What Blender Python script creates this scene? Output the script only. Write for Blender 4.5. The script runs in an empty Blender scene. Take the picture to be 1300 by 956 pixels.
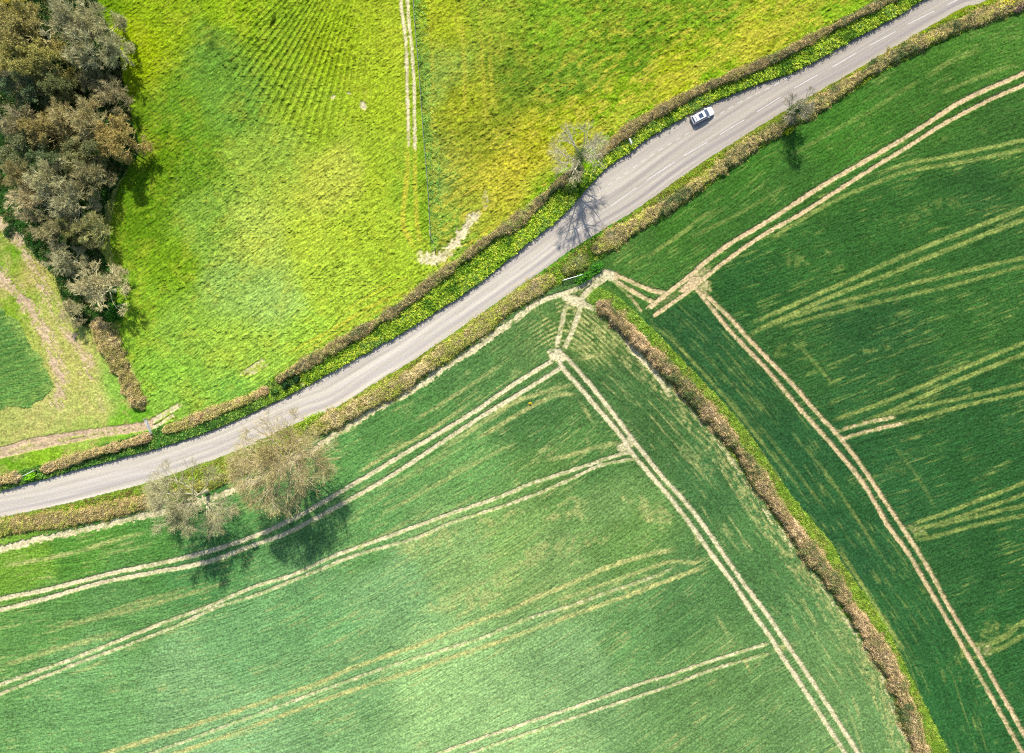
import bpy, math, random
import numpy as np
from mathutils import Vector
rng = np.random.default_rng(7)
random.seed(7)
S = 0.155            # metres per photo pixel on the ground
H = 157.0            # camera height
CX, CY = 650.0, 433.0
KG = 2.45             # display-linear / albedo
scene = bpy.context.scene
COL = scene.collection

def W(px, py, z=0.0):            # a point on the ground sheet
    return ((px-CX)*S, (CY-py)*S, z)
def WH(px, py, h):               # ground point under something seen at height h
    f = (H-h)/H
    return ((px-CX)*S*f, (CY-py)*S*f, 0.0)
def lin(c):
    c = np.asarray(c, dtype=np.float64)/255.0
    return np.where(c <= 0.04045, c/12.92, ((c+0.055)/1.055)**2.4)
def alb(c, k=None):
    return lin(c)/(k or KG)

# ------------------------------------------------------------------ noise
_T = np.random.default_rng(11).random((512, 512))
def vnoise(x, y, seed=0):
    x = x + seed*37.17; y = y + seed*91.73
    xi = np.floor(x).astype(np.int64); yi = np.floor(y).astype(np.int64)
    fx = x-xi; fy = y-yi
    fx = fx*fx*(3-2*fx); fy = fy*fy*(3-2*fy)
    x0 = xi & 511; x1 = (xi+1) & 511; y0 = yi & 511; y1 = (yi+1) & 511
    return (_T[y0, x0]*(1-fx)+_T[y0, x1]*fx)*(1-fy) + (_T[y1, x0]*(1-fx)+_T[y1, x1]*fx)*fy
def fbm(x, y, s, o=3, seed=0):
    a = 1.0; t = 0.0; n = 0.0
    for i in range(o):
        t = t + a*vnoise(x/s*(2**i), y/s*(2**i), seed+i*5); n += a; a *= 0.55
    return t/n
def sstep(a, b, x):
    t = np.clip((x-a)/(b-a), 0, 1)
    return t*t*(3-2*t)

# ------------------------------------------------------------------ curves
def smooth(pts, step=6.0):
    p = np.array(pts, float)
    if len(p) < 3: 
        n = max(2, int(np.linalg.norm(p[-1]-p[0])/step)); t = np.linspace(0, 1, n)[:, None]
        return p[0]*(1-t)+p[-1]*t
    out = []
    q = np.vstack([2*p[0]-p[1], p, 2*p[-1]-p[-2]])
    for i in range(1, len(q)-2):
        n = max(1, int(np.linalg.norm(q[i+1]-q[i])/step))
        for k in range(n):
            t = k/n
            out.append(0.5*((2*q[i])+(-q[i-1]+q[i+1])*t+(2*q[i-1]-5*q[i]+4*q[i+1]-q[i+2])*t*t+(-q[i-1]+3*q[i]-3*q[i+1]+q[i+2])*t**3))
    out.append(q[-2])
    return np.array(out)
def resample(p, n):
    d = np.r_[0, np.cumsum(np.linalg.norm(np.diff(p, axis=0), axis=1))]
    t = np.linspace(0, d[-1], n)
    return np.c_[np.interp(t, d, p[:, 0]), np.interp(t, d, p[:, 1])]
def offset(p, o):
    t = np.gradient(p, axis=0); t /= np.linalg.norm(t, axis=1)[:, None]+1e-9
    return p + np.c_[-t[:, 1], t[:, 0]]*o
def dist_poly(X, Y, P):
    """distance to polyline, arc length at the nearest point"""
    best = np.full(X.shape, 1e9); al = np.zeros(X.shape); acc = 0.0
    for a, b in zip(P[:-1], P[1:]):
        d = b-a; L2 = d@d
        if L2 < 1e-9: continue
        t = np.clip(((X-a[0])*d[0]+(Y-a[1])*d[1])/L2, 0, 1)
        dd = np.hypot(X-a[0]-t*d[0], Y-a[1]-t*d[1])
        m = dd < best
        best = np.where(m, dd, best); al = np.where(m, acc+t*math.sqrt(L2), al)
        acc += math.sqrt(L2)
    return best, al
def inside(X, Y, P):
    r = np.zeros(X.shape, bool); n = len(P)
    for i in range(n):
        x1, y1 = P[i]; x2, y2 = P[(i+1) % n]
        if y1 == y2: continue
        c = ((Y < y1) != (Y < y2)) & (X < (x2-x1)*(Y-y1)/(y2-y1)+x1)
        r ^= c
    return r

ROAD_N = smooth([(1290,-52),(1235,-26),(1173,0),(1136,22),(1075,55),(1038,76),(1005,93),(961,108),(903,131),(866,150),(826,174),(801,192),(770,214),(745,240),(713,275),(678,303),(649,327),(591,372),(508,424),(450,457),(383,493),(350,510),(299,534),(251,553),(193,571),(126,589),(55,608),(0,623),(-110,650)])
ROAD_S = smooth([(1360,-50),(1254,0),(1216,13),(1138,58),(1096,83),(1040,115),(974,154),(934,179),(871,220),(813,262),(771,288),(725,317),(688,344),(649,371),(576,422),(523,458),(486,480),(425,518),(383,534),(291,576),(251,590),(196,610),(151,622),(105,634),(50,647),(0,657),(-110,684)])
HEDGE_N = smooth([(1215,-42),(1160,-14),(1131,0),(1105,12),(1063,33),(1025,53),(988,73),(964,83),(926,100),(889,115),(851,135),(813,156),(783,178),(760,198),(725,223),(700,242),(675,266),(650,286),(626,300),(588,329),(551,356),(513,387),(476,411),(425,441),(388,463),(358,480),(338,495),(314,507),(276,521),(238,537),(213,545),(176,559),(125,573),(88,585),(55,596),(30,603),(0,609),(-110,632)])
HEDGE_S = smooth([(1400,-40),(1330,-10),(1290,6),(1264,15),(1213,34),(1163,57),(1113,84),(1063,116),(1025,141),(988,163),(951,184),(926,204),(888,232),(851,258),(801,288),(763,313),(725,340),(688,361),(650,384),(601,422),(551,457),(513,484),(476,504),(438,525),(400,545),(360,568),(300,598),(251,618),(201,632),(151,644),(88,657),(25,665),(-110,690)])
HEDGE_M = smooth([(758,383),(780,402),(813,436),(851,472),(888,512),(921,549),(946,583),(980,634),(1008,673),(1035,710),(1058,737),(1075,765),(1095,793),(1116,826),(1136,863),(1170,960),(1190,1020)])
MID_R = smooth([(752,366),(770,368),(801,391),(838,427),(876,468),(913,506),(951,551),(1003,627),(1050,683),(1075,723),(1105,765),(1131,808),(1158,863),(1205,960),(1225,1020)])
HEDGE_L = smooth([(122,405),(138,430),(152,460),(168,492),(184,520)])
FENCE = smooth([(521,-60),(525,0),(528,40),(533,100),(538,170),(543,230),(547,300)])

# ------------------------------------------------------------------ ground grid
ST = 0.2
x0, x1, y0, y1 = -117, 117, -96, 82
nx = int((x1-x0)/ST)+1; ny = int((y1-y0)/ST)+1
gx = x0+np.arange(nx)*ST; gy = y0+np.arange(ny)*ST
XW, YW = np.meshgrid(gx, gy)
PX = XW/S+CX; PY = CY-YW/S
wob = 1.6
QX = PX+(fbm(XW, YW, 1.3, 2, 3)-.5)*wob*2; QY = PY+(fbm(XW, YW, 1.3, 2, 9)-.5)*wob*2

R_MEADOW, R_PAST, R_STRIP, R_PATCH, R_NV, R_SV, R_LOW, R_RIGHT, R_MID, R_ROAD, R_WOOD = range(11)
# signed side of a left-right curve: polygon to the north
def north_of(C, X=QX, Y=QY):
    return inside(X, Y, np.vstack([C, [[-400, C[-1][1]], [-400, -900], [2000, -900], [2000, C[0][1]]]]))
RX, RY = PX+(QX-PX)*.55, PY+(QY-PY)*.55
n_hn = north_of(offset(HEDGE_N, 7) if offset(HEDGE_N, 7)[50][1] < HEDGE_N[50][1] else offset(HEDGE_N, -7))
n_rn = north_of(ROAD_N, RX, RY)
n_rs = north_of(ROAD_S, RX, RY)
hs_off = offset(HEDGE_S, 10)
if hs_off[50][1] < HEDGE_S[50][1]: hs_off = offset(HEDGE_S, -10)
n_hs = north_of(hs_off)
reg = np.full(PX.shape, R_LOW, np.int8)
reg[n_hs] = R_SV
reg[n_rs] = R_ROAD
reg[n_rn] = R_NV
reg[n_hn] = R_PAST
f_l = np.vstack([FENCE, [[546, 325], [560, 345], [400, 520], [-400, 900], [-400, -900], [515, -900]]])
reg[n_hn & inside(QX, QY, f_l)] = R_MEADOW
lh = np.array([(95,-80),(112,0),(150,60),(160,130),(178,190),(150,240),(140,300),(148,350),(140,400),(150,430),(165,460),(182,492),(196,528),(190,560),(-400,800),(-400,-80)], float)
reg[n_hn & inside(QX, QY, lh)] = R_STRIP
wood = np.array([(95,-80),(118,0),(150,55),(162,130),(180,190),(150,235),(135,260),(130,320),(150,360),(140,412),(110,412),(85,395),(70,350),(45,325),(20,292),(-10,262),(-400,0),(-400,-80)], float)
reg[inside(QX, QY, wood)] = R_WOOD
w2x = (fbm(XW, YW, 2.5, 4, 181)-.5)*14; w2y = (fbm(XW, YW, 2.5, 4, 187)-.5)*14
reg[inside(PX+w2x, PY+w2y, np.array([(-200,300),(0,388),(25,411),(42,438),(63,473),(70,496),(38,513),(0,523),(-200,545)], float))] = R_PATCH
mid_l = offset(HEDGE_M, 11)
if mid_l[30][0] > HEDGE_M[30][0]: mid_l = offset(HEDGE_M, -11)
south = ~n_hs
rightf = inside(QX, QY, np.vstack([[[700, 300], [745, 372]], MID_R, [[2000, 1020], [2000, -900], [700, -900]]]))
reg[south & rightf] = R_RIGHT
midp = np.vstack([MID_R, mid_l[::-1], [[745, 385]]])
reg[south & inside(QX, QY, midp)] = R_MID
del n_hn, n_hs

dS, aS = dist_poly(PX, PY, hs_off[::2])
dM, aM = dist_poly(PX, PY, HEDGE_M[::2])
dN, aN = dist_poly(PX, PY, HEDGE_N[::2])
dRN, _ = dist_poly(PX, PY, ROAD_N[::2])
dRS, _ = dist_poly(PX, PY, ROAD_S[::2])

# row coordinates of the crops (px): across, along
ac = dS.copy(); al = aS.copy()
hm = (reg == R_LOW) & (dM < 84) ; ac[hm] = dM[hm]; al[hm] = aM[hm]+5000
r = reg == R_RIGHT
th = math.radians(20)
acr = PX*math.sin(th)+PY*math.cos(th); alr = PX*math.cos(th)-PY*math.sin(th)
far = r & (dS > 80) & (dM > 92)
ac[far] = acr[far]; al[far] = alr[far]+9000
nearM = r & (dM <= 92) & (dM < dS); ac[nearM] = dM[nearM]; al[nearM] = aM[nearM]+5000

# ------------------------------------------------------------------ ruts
soil = np.zeros(PX.shape); yel = np.zeros(PX.shape)
jit = (fbm(XW, YW, .5, 2, 21)-.5)
pat = fbm(XW, YW, 3.0, 3, 33)
def brush(dst, pts, hw, s=1.0, soft=1.3, ragged=1.6, patchy=0.0, tap=7):
    P = smooth(pts, 5)
    lo = P.min(0)-hw-8; hi = P.max(0)+hw+8
    i0 = max(0, int(((lo[0]-CX)*S-x0)/ST)); i1 = min(nx, int(((hi[0]-CX)*S-x0)/ST)+2)
    j0 = max(0, int(((CY-hi[1])*S-y0)/ST)); j1 = min(ny, int(((CY-lo[1])*S-y0)/ST)+2)
    if i1 <= i0 or j1 <= j0: return
    sl = (slice(j0, j1), slice(i0, i1))
    d, a = dist_poly(PX[sl], PY[sl], P)
    m = (1-sstep(hw, hw+soft, d+jit[sl]*ragged*2))*s
    m = m*(.80+.34*vnoise(a/34, a*0+P[0, 0], 3)+.12*(vnoise(a/5, a*0+P[0, 1], 5)-.5))
    tl = np.linalg.norm(np.diff(P, axis=0), axis=1).sum(); m = m*sstep(-2, tap, np.minimum(a, tl-a)+jit[sl]*8)
    if patchy: m = m*(1-patchy*sstep(.42, .62, vnoise(a/9, d*0+3, 7)*.6+pat[sl]*.4))
    dst[sl] = np.maximum(dst[sl], m)
R = [  # ruts bare to the soil: half width, strength
 ([(1360,60),(1299,93),(1251,114),(1213,133),(1176,157),(1130,186),(1088,210),(1040,238),(974,281),(933,305),(901,328),(868,356),(846,373),(823,391)],2.3,1),
 ([(1360,78),(1299,108),(1264,123),(1226,142),(1188,163),(1151,187),(1116,208),(1070,237),(1015,272),(974,295),(939,318),(906,343),(876,368),(858,381),(831,400)],2.0,1),
 ([(880,360),(889,373),(921,413),(951,446),(975,471),(1010,513),(1050,558),(1088,603),(1111,639),(1128,669),(1151,700),(1188,763),(1226,828),(1246,863),(1300,960)],2.0,.95),
 ([(888,362),(898,376),(926,403),(951,431),(974,455),(1008,490),(1038,525),(1068,558),(1093,591),(1126,641),(1146,671),(1176,718),(1206,773),(1239,826),(1261,863),(1315,960)],2.0,.95),
 ([(700,458),(650,489),(601,523),(551,553),(501,583),(451,613),(400,643),(375,657),(324,680),(263,700),(201,715),(151,725),(100,738),(50,750),(0,760),(-90,780)],2.2,1),
 ([(710,468),(650,505),(601,535),(551,568),(501,601),(451,630),(400,658),(363,677),(324,691),(263,713),(201,725),(125,740),(63,758),(0,774),(-90,796)],2.1,1),
 ([(706,450),(715,468),(733,488),(763,523),(790,555),(801,573),(826,603),(851,632),(876,665),(903,703),(931,740),(956,778),(974,803),(995,836),(1015,866),(1075,960)],2.2,1),
 ([(712,448),(725,460),(755,495),(790,540),(805,560),(841,605),(868,635),(896,671),(926,715),(951,750),(974,780),(998,816),(1030,863),(1092,960)],2.1,1),
 ([(802,573),(775,580),(725,597),(675,613),(650,624),(621,635),(576,650),(521,670),(501,678),(425,705),(375,728),(324,744),(263,770),(213,788),(150,813),(100,833),(50,851),(10,865),(-90,905)],1.7,.72),
 ([(806,582),(763,590),(713,613),(650,638),(576,662),(526,683),(450,705),(388,730),(325,755),(276,770),(226,793),(163,818),(100,841),(40,865),(-90,915)],1.5,.62),
 ([(852,722),(820,735),(775,750),(725,768),(675,783),(650,793),(601,813),(551,828),(501,843),(438,865),(330,905),(180,960),(100,985)],1.5,.5),
 ([(974,816),(939,827),(888,843),(851,856),(816,866),(740,893),(600,940),(520,970)],1.3,.75),
 ([(974,829),(946,837),(896,852),(856,868),(780,893),(640,940),(560,970)],1.2,.6),
 ([(509,-70),(509,0),(515,50),(517,100),(519,185)],1.25,1),
 ([(516,-70),(517,0),(523,63),(526,113),(527,190)],1.25,1),
 ([(-90,585),(0,571),(38,560),(100,550),(150,543),(186,538),(201,530),(229,514)],2.8,.95),
 ([(-90,594),(0,579),(50,568),(125,553),(191,543),(213,532),(222,526)],1.8,.85),
 ([(-90,590),(0,575),(50,563),(90,555)],3.5,.65),
 ([(655,407),(683,384),(720,371),(738,364),(755,354),(773,346)],2.6,.9),
 ([(735,388),(742,374),(758,360),(773,349)],3.4,1),
 ([(719,386),(713,411),(707,438)],2.6,.75),
 ([(738,386),(728,416),(716,443)],2.6,.8),
 ([(765,343),(793,354),(826,368),(850,372)],2.2,.85),
 ([(768,350),(790,362),(812,375),(834,386)],2.2,.85),
 ([(778,356),(800,377),(814,395)],1.4,.55),
 ([(725,384),(745,388),(763,396),(783,416),(806,446),(830,472),(850,500)],2.8,.9),
 ([(1066,558),(1088,551),(1110,545),(1150,536)],1.7,.62),
 ([(1058,549),(1075,543),(1100,536),(1135,529)],1.7,.6),
 ([(335,457),(320,466),(308,474)],1.6,.8),
 ([(340,463),(325,472),(310,477)],1.2,.7),
]
for p, w, s in R: brush(soil, p, w*.9, s, 1.8, .9, .18, 1.5)
brush(soil, [(533,329),(545,331),(558,329),(576,311),(591,291),(606,270)], 3.2, .92, 5, 5, .25, 4)
brush(soil, [(528,327),(545,326),(562,332)], 4.5, .85, 4, 5, .25, 4)
# headland strip of bare soil along the roadside hedge of the lower field
brush(soil, [(650,408),(601,444),(563,468),(526,494),(488,513),(450,537),(413,559),(398,572),(350,597),(290,625),(221,646),(176,656),(140,665),(100,674),(50,684),(0,697),(-90,715)], 3.4, .95, 1.2, 3.0, .25)
brush(soil, [(690,379),(650,406),(610,436)], 2.2, .8, 1.2, 3.0, .25)
# bare patches
def blob(dst, cx, cy, rx, ry, ang=0, s=1.0, rag=.6, sc=1.0):
    c, sn = math.cos(math.radians(ang)), math.sin(math.radians(ang))
    m = int(max(rx, ry)*1.9/1.29)+4
    ic = int(((cx-CX)*S-x0)/ST); jc = int(((CY-cy)*S-y0)/ST)
    sl = (slice(max(0, jc-m), min(ny, jc+m)), slice(max(0, ic-m), min(nx, ic+m)))
    dx = PX[sl]-cx; dy = PY[sl]-cy
    d = np.hypot((dx*c+dy*sn)/rx, (-dx*sn+dy*c)/ry)+(fbm(XW[sl], YW[sl], sc, 3, 17)-.5)*rag*2
    dst[sl] = np.maximum(dst[sl], (1-sstep(.65, 1.1, d))*s)
for b in [(708,452,13,9,20,1),(790,567,8,6,40,.7),(798,562,7,7,0,.6),(461,134,5,7,0,1),(424,124,3,6,30,.7),(444,119,5,2.5,0,.55),(776,350,11,7,20,1),
          (876,362,18,7,-35,.85),(893,360,12,8,60,.55),(729,380,16,6,10,.85),(1068,556,6,4,40,.8),(384,488,2.6,5,-45,.9),(388,493,3,3,0,.9),(1160,672,10,6,20,.35),(1247,822,12,9,20,.3),
          (545,328,12,6,0,.7),(603,276,12,5,-50,.5),(615,255,6,12,0,.45),(326,468,16,4,-28,.45)]:
    blob(soil, *b)
brush(soil, [(835,388),(860,372),(885,352),(905,336)], 5.5, .55, 3, 6, .5)
# pinkish streaks of the left strip
us = PX*.52+PY*.85; vs = PX*.85-PY*.52
sd_ = np.minimum(np.minimum(dist_poly(PX, PY, smooth([(-60,240),(0,283),(25,305),(38,325),(60,372),(95,433),(118,480)]))[0]/10, dist_poly(PX, PY, smooth([(-40,310),(0,350),(38,391),(62,430),(78,485),(74,513)]))[0]/13), 9)
smk = sstep(.44, .60, fbm(us/13, vs/2.2, 1, 4, 171))*np.exp(-sd_**2)*.8
soil = np.where(reg == R_STRIP, np.maximum(soil, smk), soil)
for p, w, s in [([(-60,240),(0,283),(25,305),(38,325),(45,345)],4.2,.8),([(-40,310),(0,350),(15,366),(38,391),(55,421),(68,458),(78,485),(74,513)],4.2,.8),([(80,408),(95,433),(112,455),(118,470)],4.2,.75),
                ([(38,391),(70,400),(75,420)],3,.5),([(30,340),(52,372),(60,390)],2.5,.45),([(55,421),(75,450),(88,490),(85,510)],3,.4),([(105,460),(125,500),(135,530)],1.5,.35),([(95,470),(108,500),(110,530)],1.5,.3)]:
    brush(soil, p, w, s, 2.5, 6, .55)
brush(soil, [(45,345),(30,330),(10,330)], 2, .3, 2.5, 6, .55)

Yl = [ # thin crop, yellow lines
 ([(1360,160),(1299,178),(1239,191),(1191,201),(1151,208),(1110,222)],1.3,.9),
 ([(1360,176),(1299,190),(1226,205),(1151,218),(1126,227),(1098,238),(1058,255),(1015,280),(975,305)],1.3,.75),
 ([(1360,236),(1299,264),(1226,293),(1151,323),(1075,357),(1025,379),(975,401),(950,412)],1.6,.8),
 ([(1360,258),(1299,279),(1239,302),(1176,328),(1126,349),(1063,373),(1000,401),(950,424)],1.6,.8),
 ([(1360,315),(1299,327),(1201,350),(1126,368),(1050,388),(975,413),(945,430)],1.3,.7),
 ([(1360,326),(1299,338),(1201,364),(1100,387),(1038,402),(985,417)],1.3,.55),
 ([(1360,412),(1299,435),(1239,460),(1201,476),(1151,498),(1100,518),(1055,534)],1.5,.8),
 ([(1360,428),(1299,449),(1239,473),(1188,495),(1138,518),(1095,537)],1.5,.8),
 ([(1360,474),(1299,487),(1226,504),(1151,520),(1101,536)],1.3,.65),
 ([(1360,486),(1299,498),(1226,514),(1168,530),(1126,540),(1100,547)],1.3,.8),
 ([(1360,592),(1299,613),(1251,631),(1201,650),(1151,667)],1.4,.75),
 ([(1360,605),(1299,627),(1213,657),(1171,669),(1150,672)],1.4,.65),
 ([(1360,628),(1299,641),(1226,658),(1176,671)],1.3,.65),
 ([(1360,642),(1299,654),(1239,666),(1176,683),(1160,684)],1.3,.6),
 ([(1360,765),(1299,789),(1274,808),(1244,821)],2.5,.65),
 ([(1360,785),(1299,806),(1270,822),(1246,831)],2.0,.6),
 ([(1249,63),(1213,75),(1171,100)],2.2,.55),([(1171,100),(1100,143),(1050,171),(1000,200)],1.6,.35),([(1299,82),(1264,90),(1190,120)],1.4,.55),([(1300,45),(1270,52)],2,.6),
 ([(916,263),(888,278),(863,298),(816,330)],1.3,.6),([(1000,235),(940,270),(870,305)],1.2,.35),
 ([(826,411),(858,437),(901,483),(940,528),(974,571),(995,596),(1013,618)],.8,.6),
 ([(1060,690),(1088,733),(1116,778),(1150,830)],1.2,.85),
 ([(1010,435),(1035,462),(1060,492)],.9,.5),
 ([(1128,560),(1160,600),(1190,650)],.8,.25),([(1015,560),(1055,610),(1095,670),(1120,710)],.8,.4),([(955,530),(1000,585),(1050,650)],.8,.3),
 ([(770,375),(800,402),(860,450)],.9,.35),([(850,445),(875,470)],1,.5),
 ([(861,696),(826,703),(775,718),(725,740),(675,760),(650,773),(601,790),(538,816),(488,833),(438,851),(408,865),(330,892),(200,935),(120,960)],1.7,.9),
 ([(901,705),(880,714),(853,712),(821,722),(770,740),(700,764)],1.3,.7),
 ([(901,718),(883,723),(838,740),(775,763),(713,785),(650,808),(576,833),(526,851),(480,865),(400,892),(270,940),(180,970)],1.6,.9),
 ([(795,560),(763,566),(725,577),(690,585)],1.5,.7),
 ([(720,445),(740,440),(757,438)],1.8,.9),([(728,458),(750,452),(775,450)],1.8,.9),([(735,487),(700,495),(650,512),(600,545),(560,570)],1.6,.7),([(738,502),(715,500),(690,508),(650,530),(600,560)],1.6,.75),
 ([(760,505),(790,560)],1.0,.3),([(733,505),(755,540)],1.2,.6),([(740,550),(752,570)],1.4,.8),
 ([(1015,815),(990,822),(975,828)],2,.7),([(1000,845),(975,850)],2,.6),([(940,825),(955,860)],1,.7),([(905,775),(930,815)],.8,.5),
 ([(880,665),(885,690),(880,700)],1.6,.6),
 ([(640,515),(601,545),(560,575),(520,605),(480,635),(440,658)],1.1,.3),([(560,640),(500,672),(440,700)],1,.4),([(640,460),(580,500),(520,537)],1.1,.55),([(600,510),(540,550),(500,572),(450,603)],1.2,.75),
 ([(600,560),(540,592),(480,622)],1.2,.35),([(655,560),(600,590),(560,612),(480,655)],1.3,.45),
 ([(300,735),(200,765),(120,785),(60,800)],1.5,.45),([(240,748),(180,763),(100,790)],2.0,.4),([(160,800),(80,822),(0,845)],2,.5),([(140,835),(110,848),(85,857)],1,.6),([(190,815),(150,828)],1,.4),
 ([(140,690),(100,700),(40,712),(0,719)],1.5,.6),([(190,674),(130,690),(100,698)],1.5,.6),([(200,690),(120,705)],1,.35),
 ([(700,700),(650,722),(600,745),(560,765)],2,.35),([(640,700),(600,712)],2,.4),([(640,745),(600,770),(570,790)],2,.4),
 ([(515,181),(518,210),(516,232),(512,283),(521,305),(530,322)],2.2,.95),([(527,160),(527,200),(528,250),(530,290),(536,318)],1.5,.8),
 ([(500,205),(516,232)],1.5,.5),([(540,365),(480,385),(420,420),(360,452)],1.4,.75),([(535,372),(480,395),(430,422),(380,450)],.9,.6),([(530,345),(480,370),(430,400)],1.6,.4),
 ([(548,60),(550,160),(553,250),(552,310)],1.6,.5),([(545,20),(550,80)],1.5,.4),
 ([(610,0),(612,60),(615,120),(620,170)],1.6,.45),([(585,20),(590,90),(590,150)],1.8,.5),([(622,30),(624,110),(632,150)],1.6,.4),
 ([(590,212),(630,175),(660,155)],1.2,.5),([(1060,-10),(960,50),(900,80),(830,120),(770,160),(700,215),(640,262)],7,.5),([(1000,22),(930,62),(850,105),(780,145)],3,.35),
 ([(800,50),(740,85),(680,135),(640,165)],.0,.0),
]
for p, w, s in Yl:
    if w > 0: brush(yel, p, w*1.05, s, 2.2, 1.2, .3, 22)
yb = np.zeros(PX.shape)
# soft sparse areas of crop
for b in [(830,655,40,14,50,.45),(716,645,22,14,0,.5),(620,665,34,9,-20,.5),(600,760,60,14,-18,.4),(680,700,50,12,-20,.4),(745,690,40,7,-20,.4),(550,690,30,12,-10,.4),(640,660,40,10,-15,.3),(800,740,60,10,-20,.4),
          (1130,600,30,20,0,.12),(1020,330,30,12,-20,.3),(1180,265,30,10,-15,.25),(1115,442,20,4,-6,.4),(920,395,26,10,50,.4),(1000,440,30,8,-40,.3),(1245,815,30,14,-30,.5),(1170,680,14,10,0,.5),(355,300,60,30,0,.15),(880,580,30,8,50,.3)]:
    blob(yb, *b, 1.3, 3.0)
yel = np.maximum(yel, yb*sstep(.38, .62, fbm(XW, YW, .9, 3, 151)))
# concentric drill marks on the headland of the lower field
acp = PX*math.sin(math.radians(22))+PY*math.cos(math.radians(22)); low = reg == R_LOW
cor = np.exp(-(((PX-735)**2+(PY-415)**2)/(60.**2))**1.5)
dMl, _ = dist_poly(PX, PY, mid_l[::2]); dHead = np.minimum(dMl+3, dS-10); dHead = -np.log(np.exp(-np.clip(dMl+3,0,400)/9)+np.exp(-np.clip(dS-10,0,400)/9)+1e-30)*9
st = sstep(.35, .95, .5+.5*np.cos(dHead*2*math.pi/5.0))*sstep(4, 8, dHead)*(1-sstep(48, 62, dHead))*cor
yel[low] = np.maximum(yel[low], (st*1.2*sstep(.35, .6, fbm(XW, YW, 1.2, 3, 155)))[low])
pd, _ = dist_poly(PX, PY, np.array([(-200,300),(0,388),(25,411),(42,438),(63,473),(70,496),(38,513),(0,523),(-200,545)], float)); mg = reg == R_PATCH
yel[mg] = np.maximum(yel[mg], ((1-sstep(1, 16, pd))*sstep(.3, .6, fbm(XW, YW, 1.6, 3, 161))+.35*sstep(.55, .9, .5+.5*np.sin(acp/1.6)))[mg])
mg = low & (dMl < 24)
yel[mg] = np.maximum(yel[mg], (sstep(.46, .68, fbm(al/6, ac/1.6, 1, 3, 51))*.65)[mg])
ln_ = sstep(.86, .99, np.cos(dM*2*math.pi/11.5+(pat-.5)*1.5))*sstep(.5, .68, fbm(al/30, ac/9, 1, 3, 231))*.7
mg = (low | (reg == R_RIGHT)) & (dM > 22) & (dM < 82) & (dM < dS)
yel[mg] = np.maximum(yel[mg], (ln_*np.where(low, 1, .55))[mg])
mg = low & (dMl < 7) & (PY > 440)
soil[mg] = np.maximum(soil[mg], (sstep(.44, .66, fbm(al/5, ac/2, 1, 3, 53))*.6)[mg])

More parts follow.
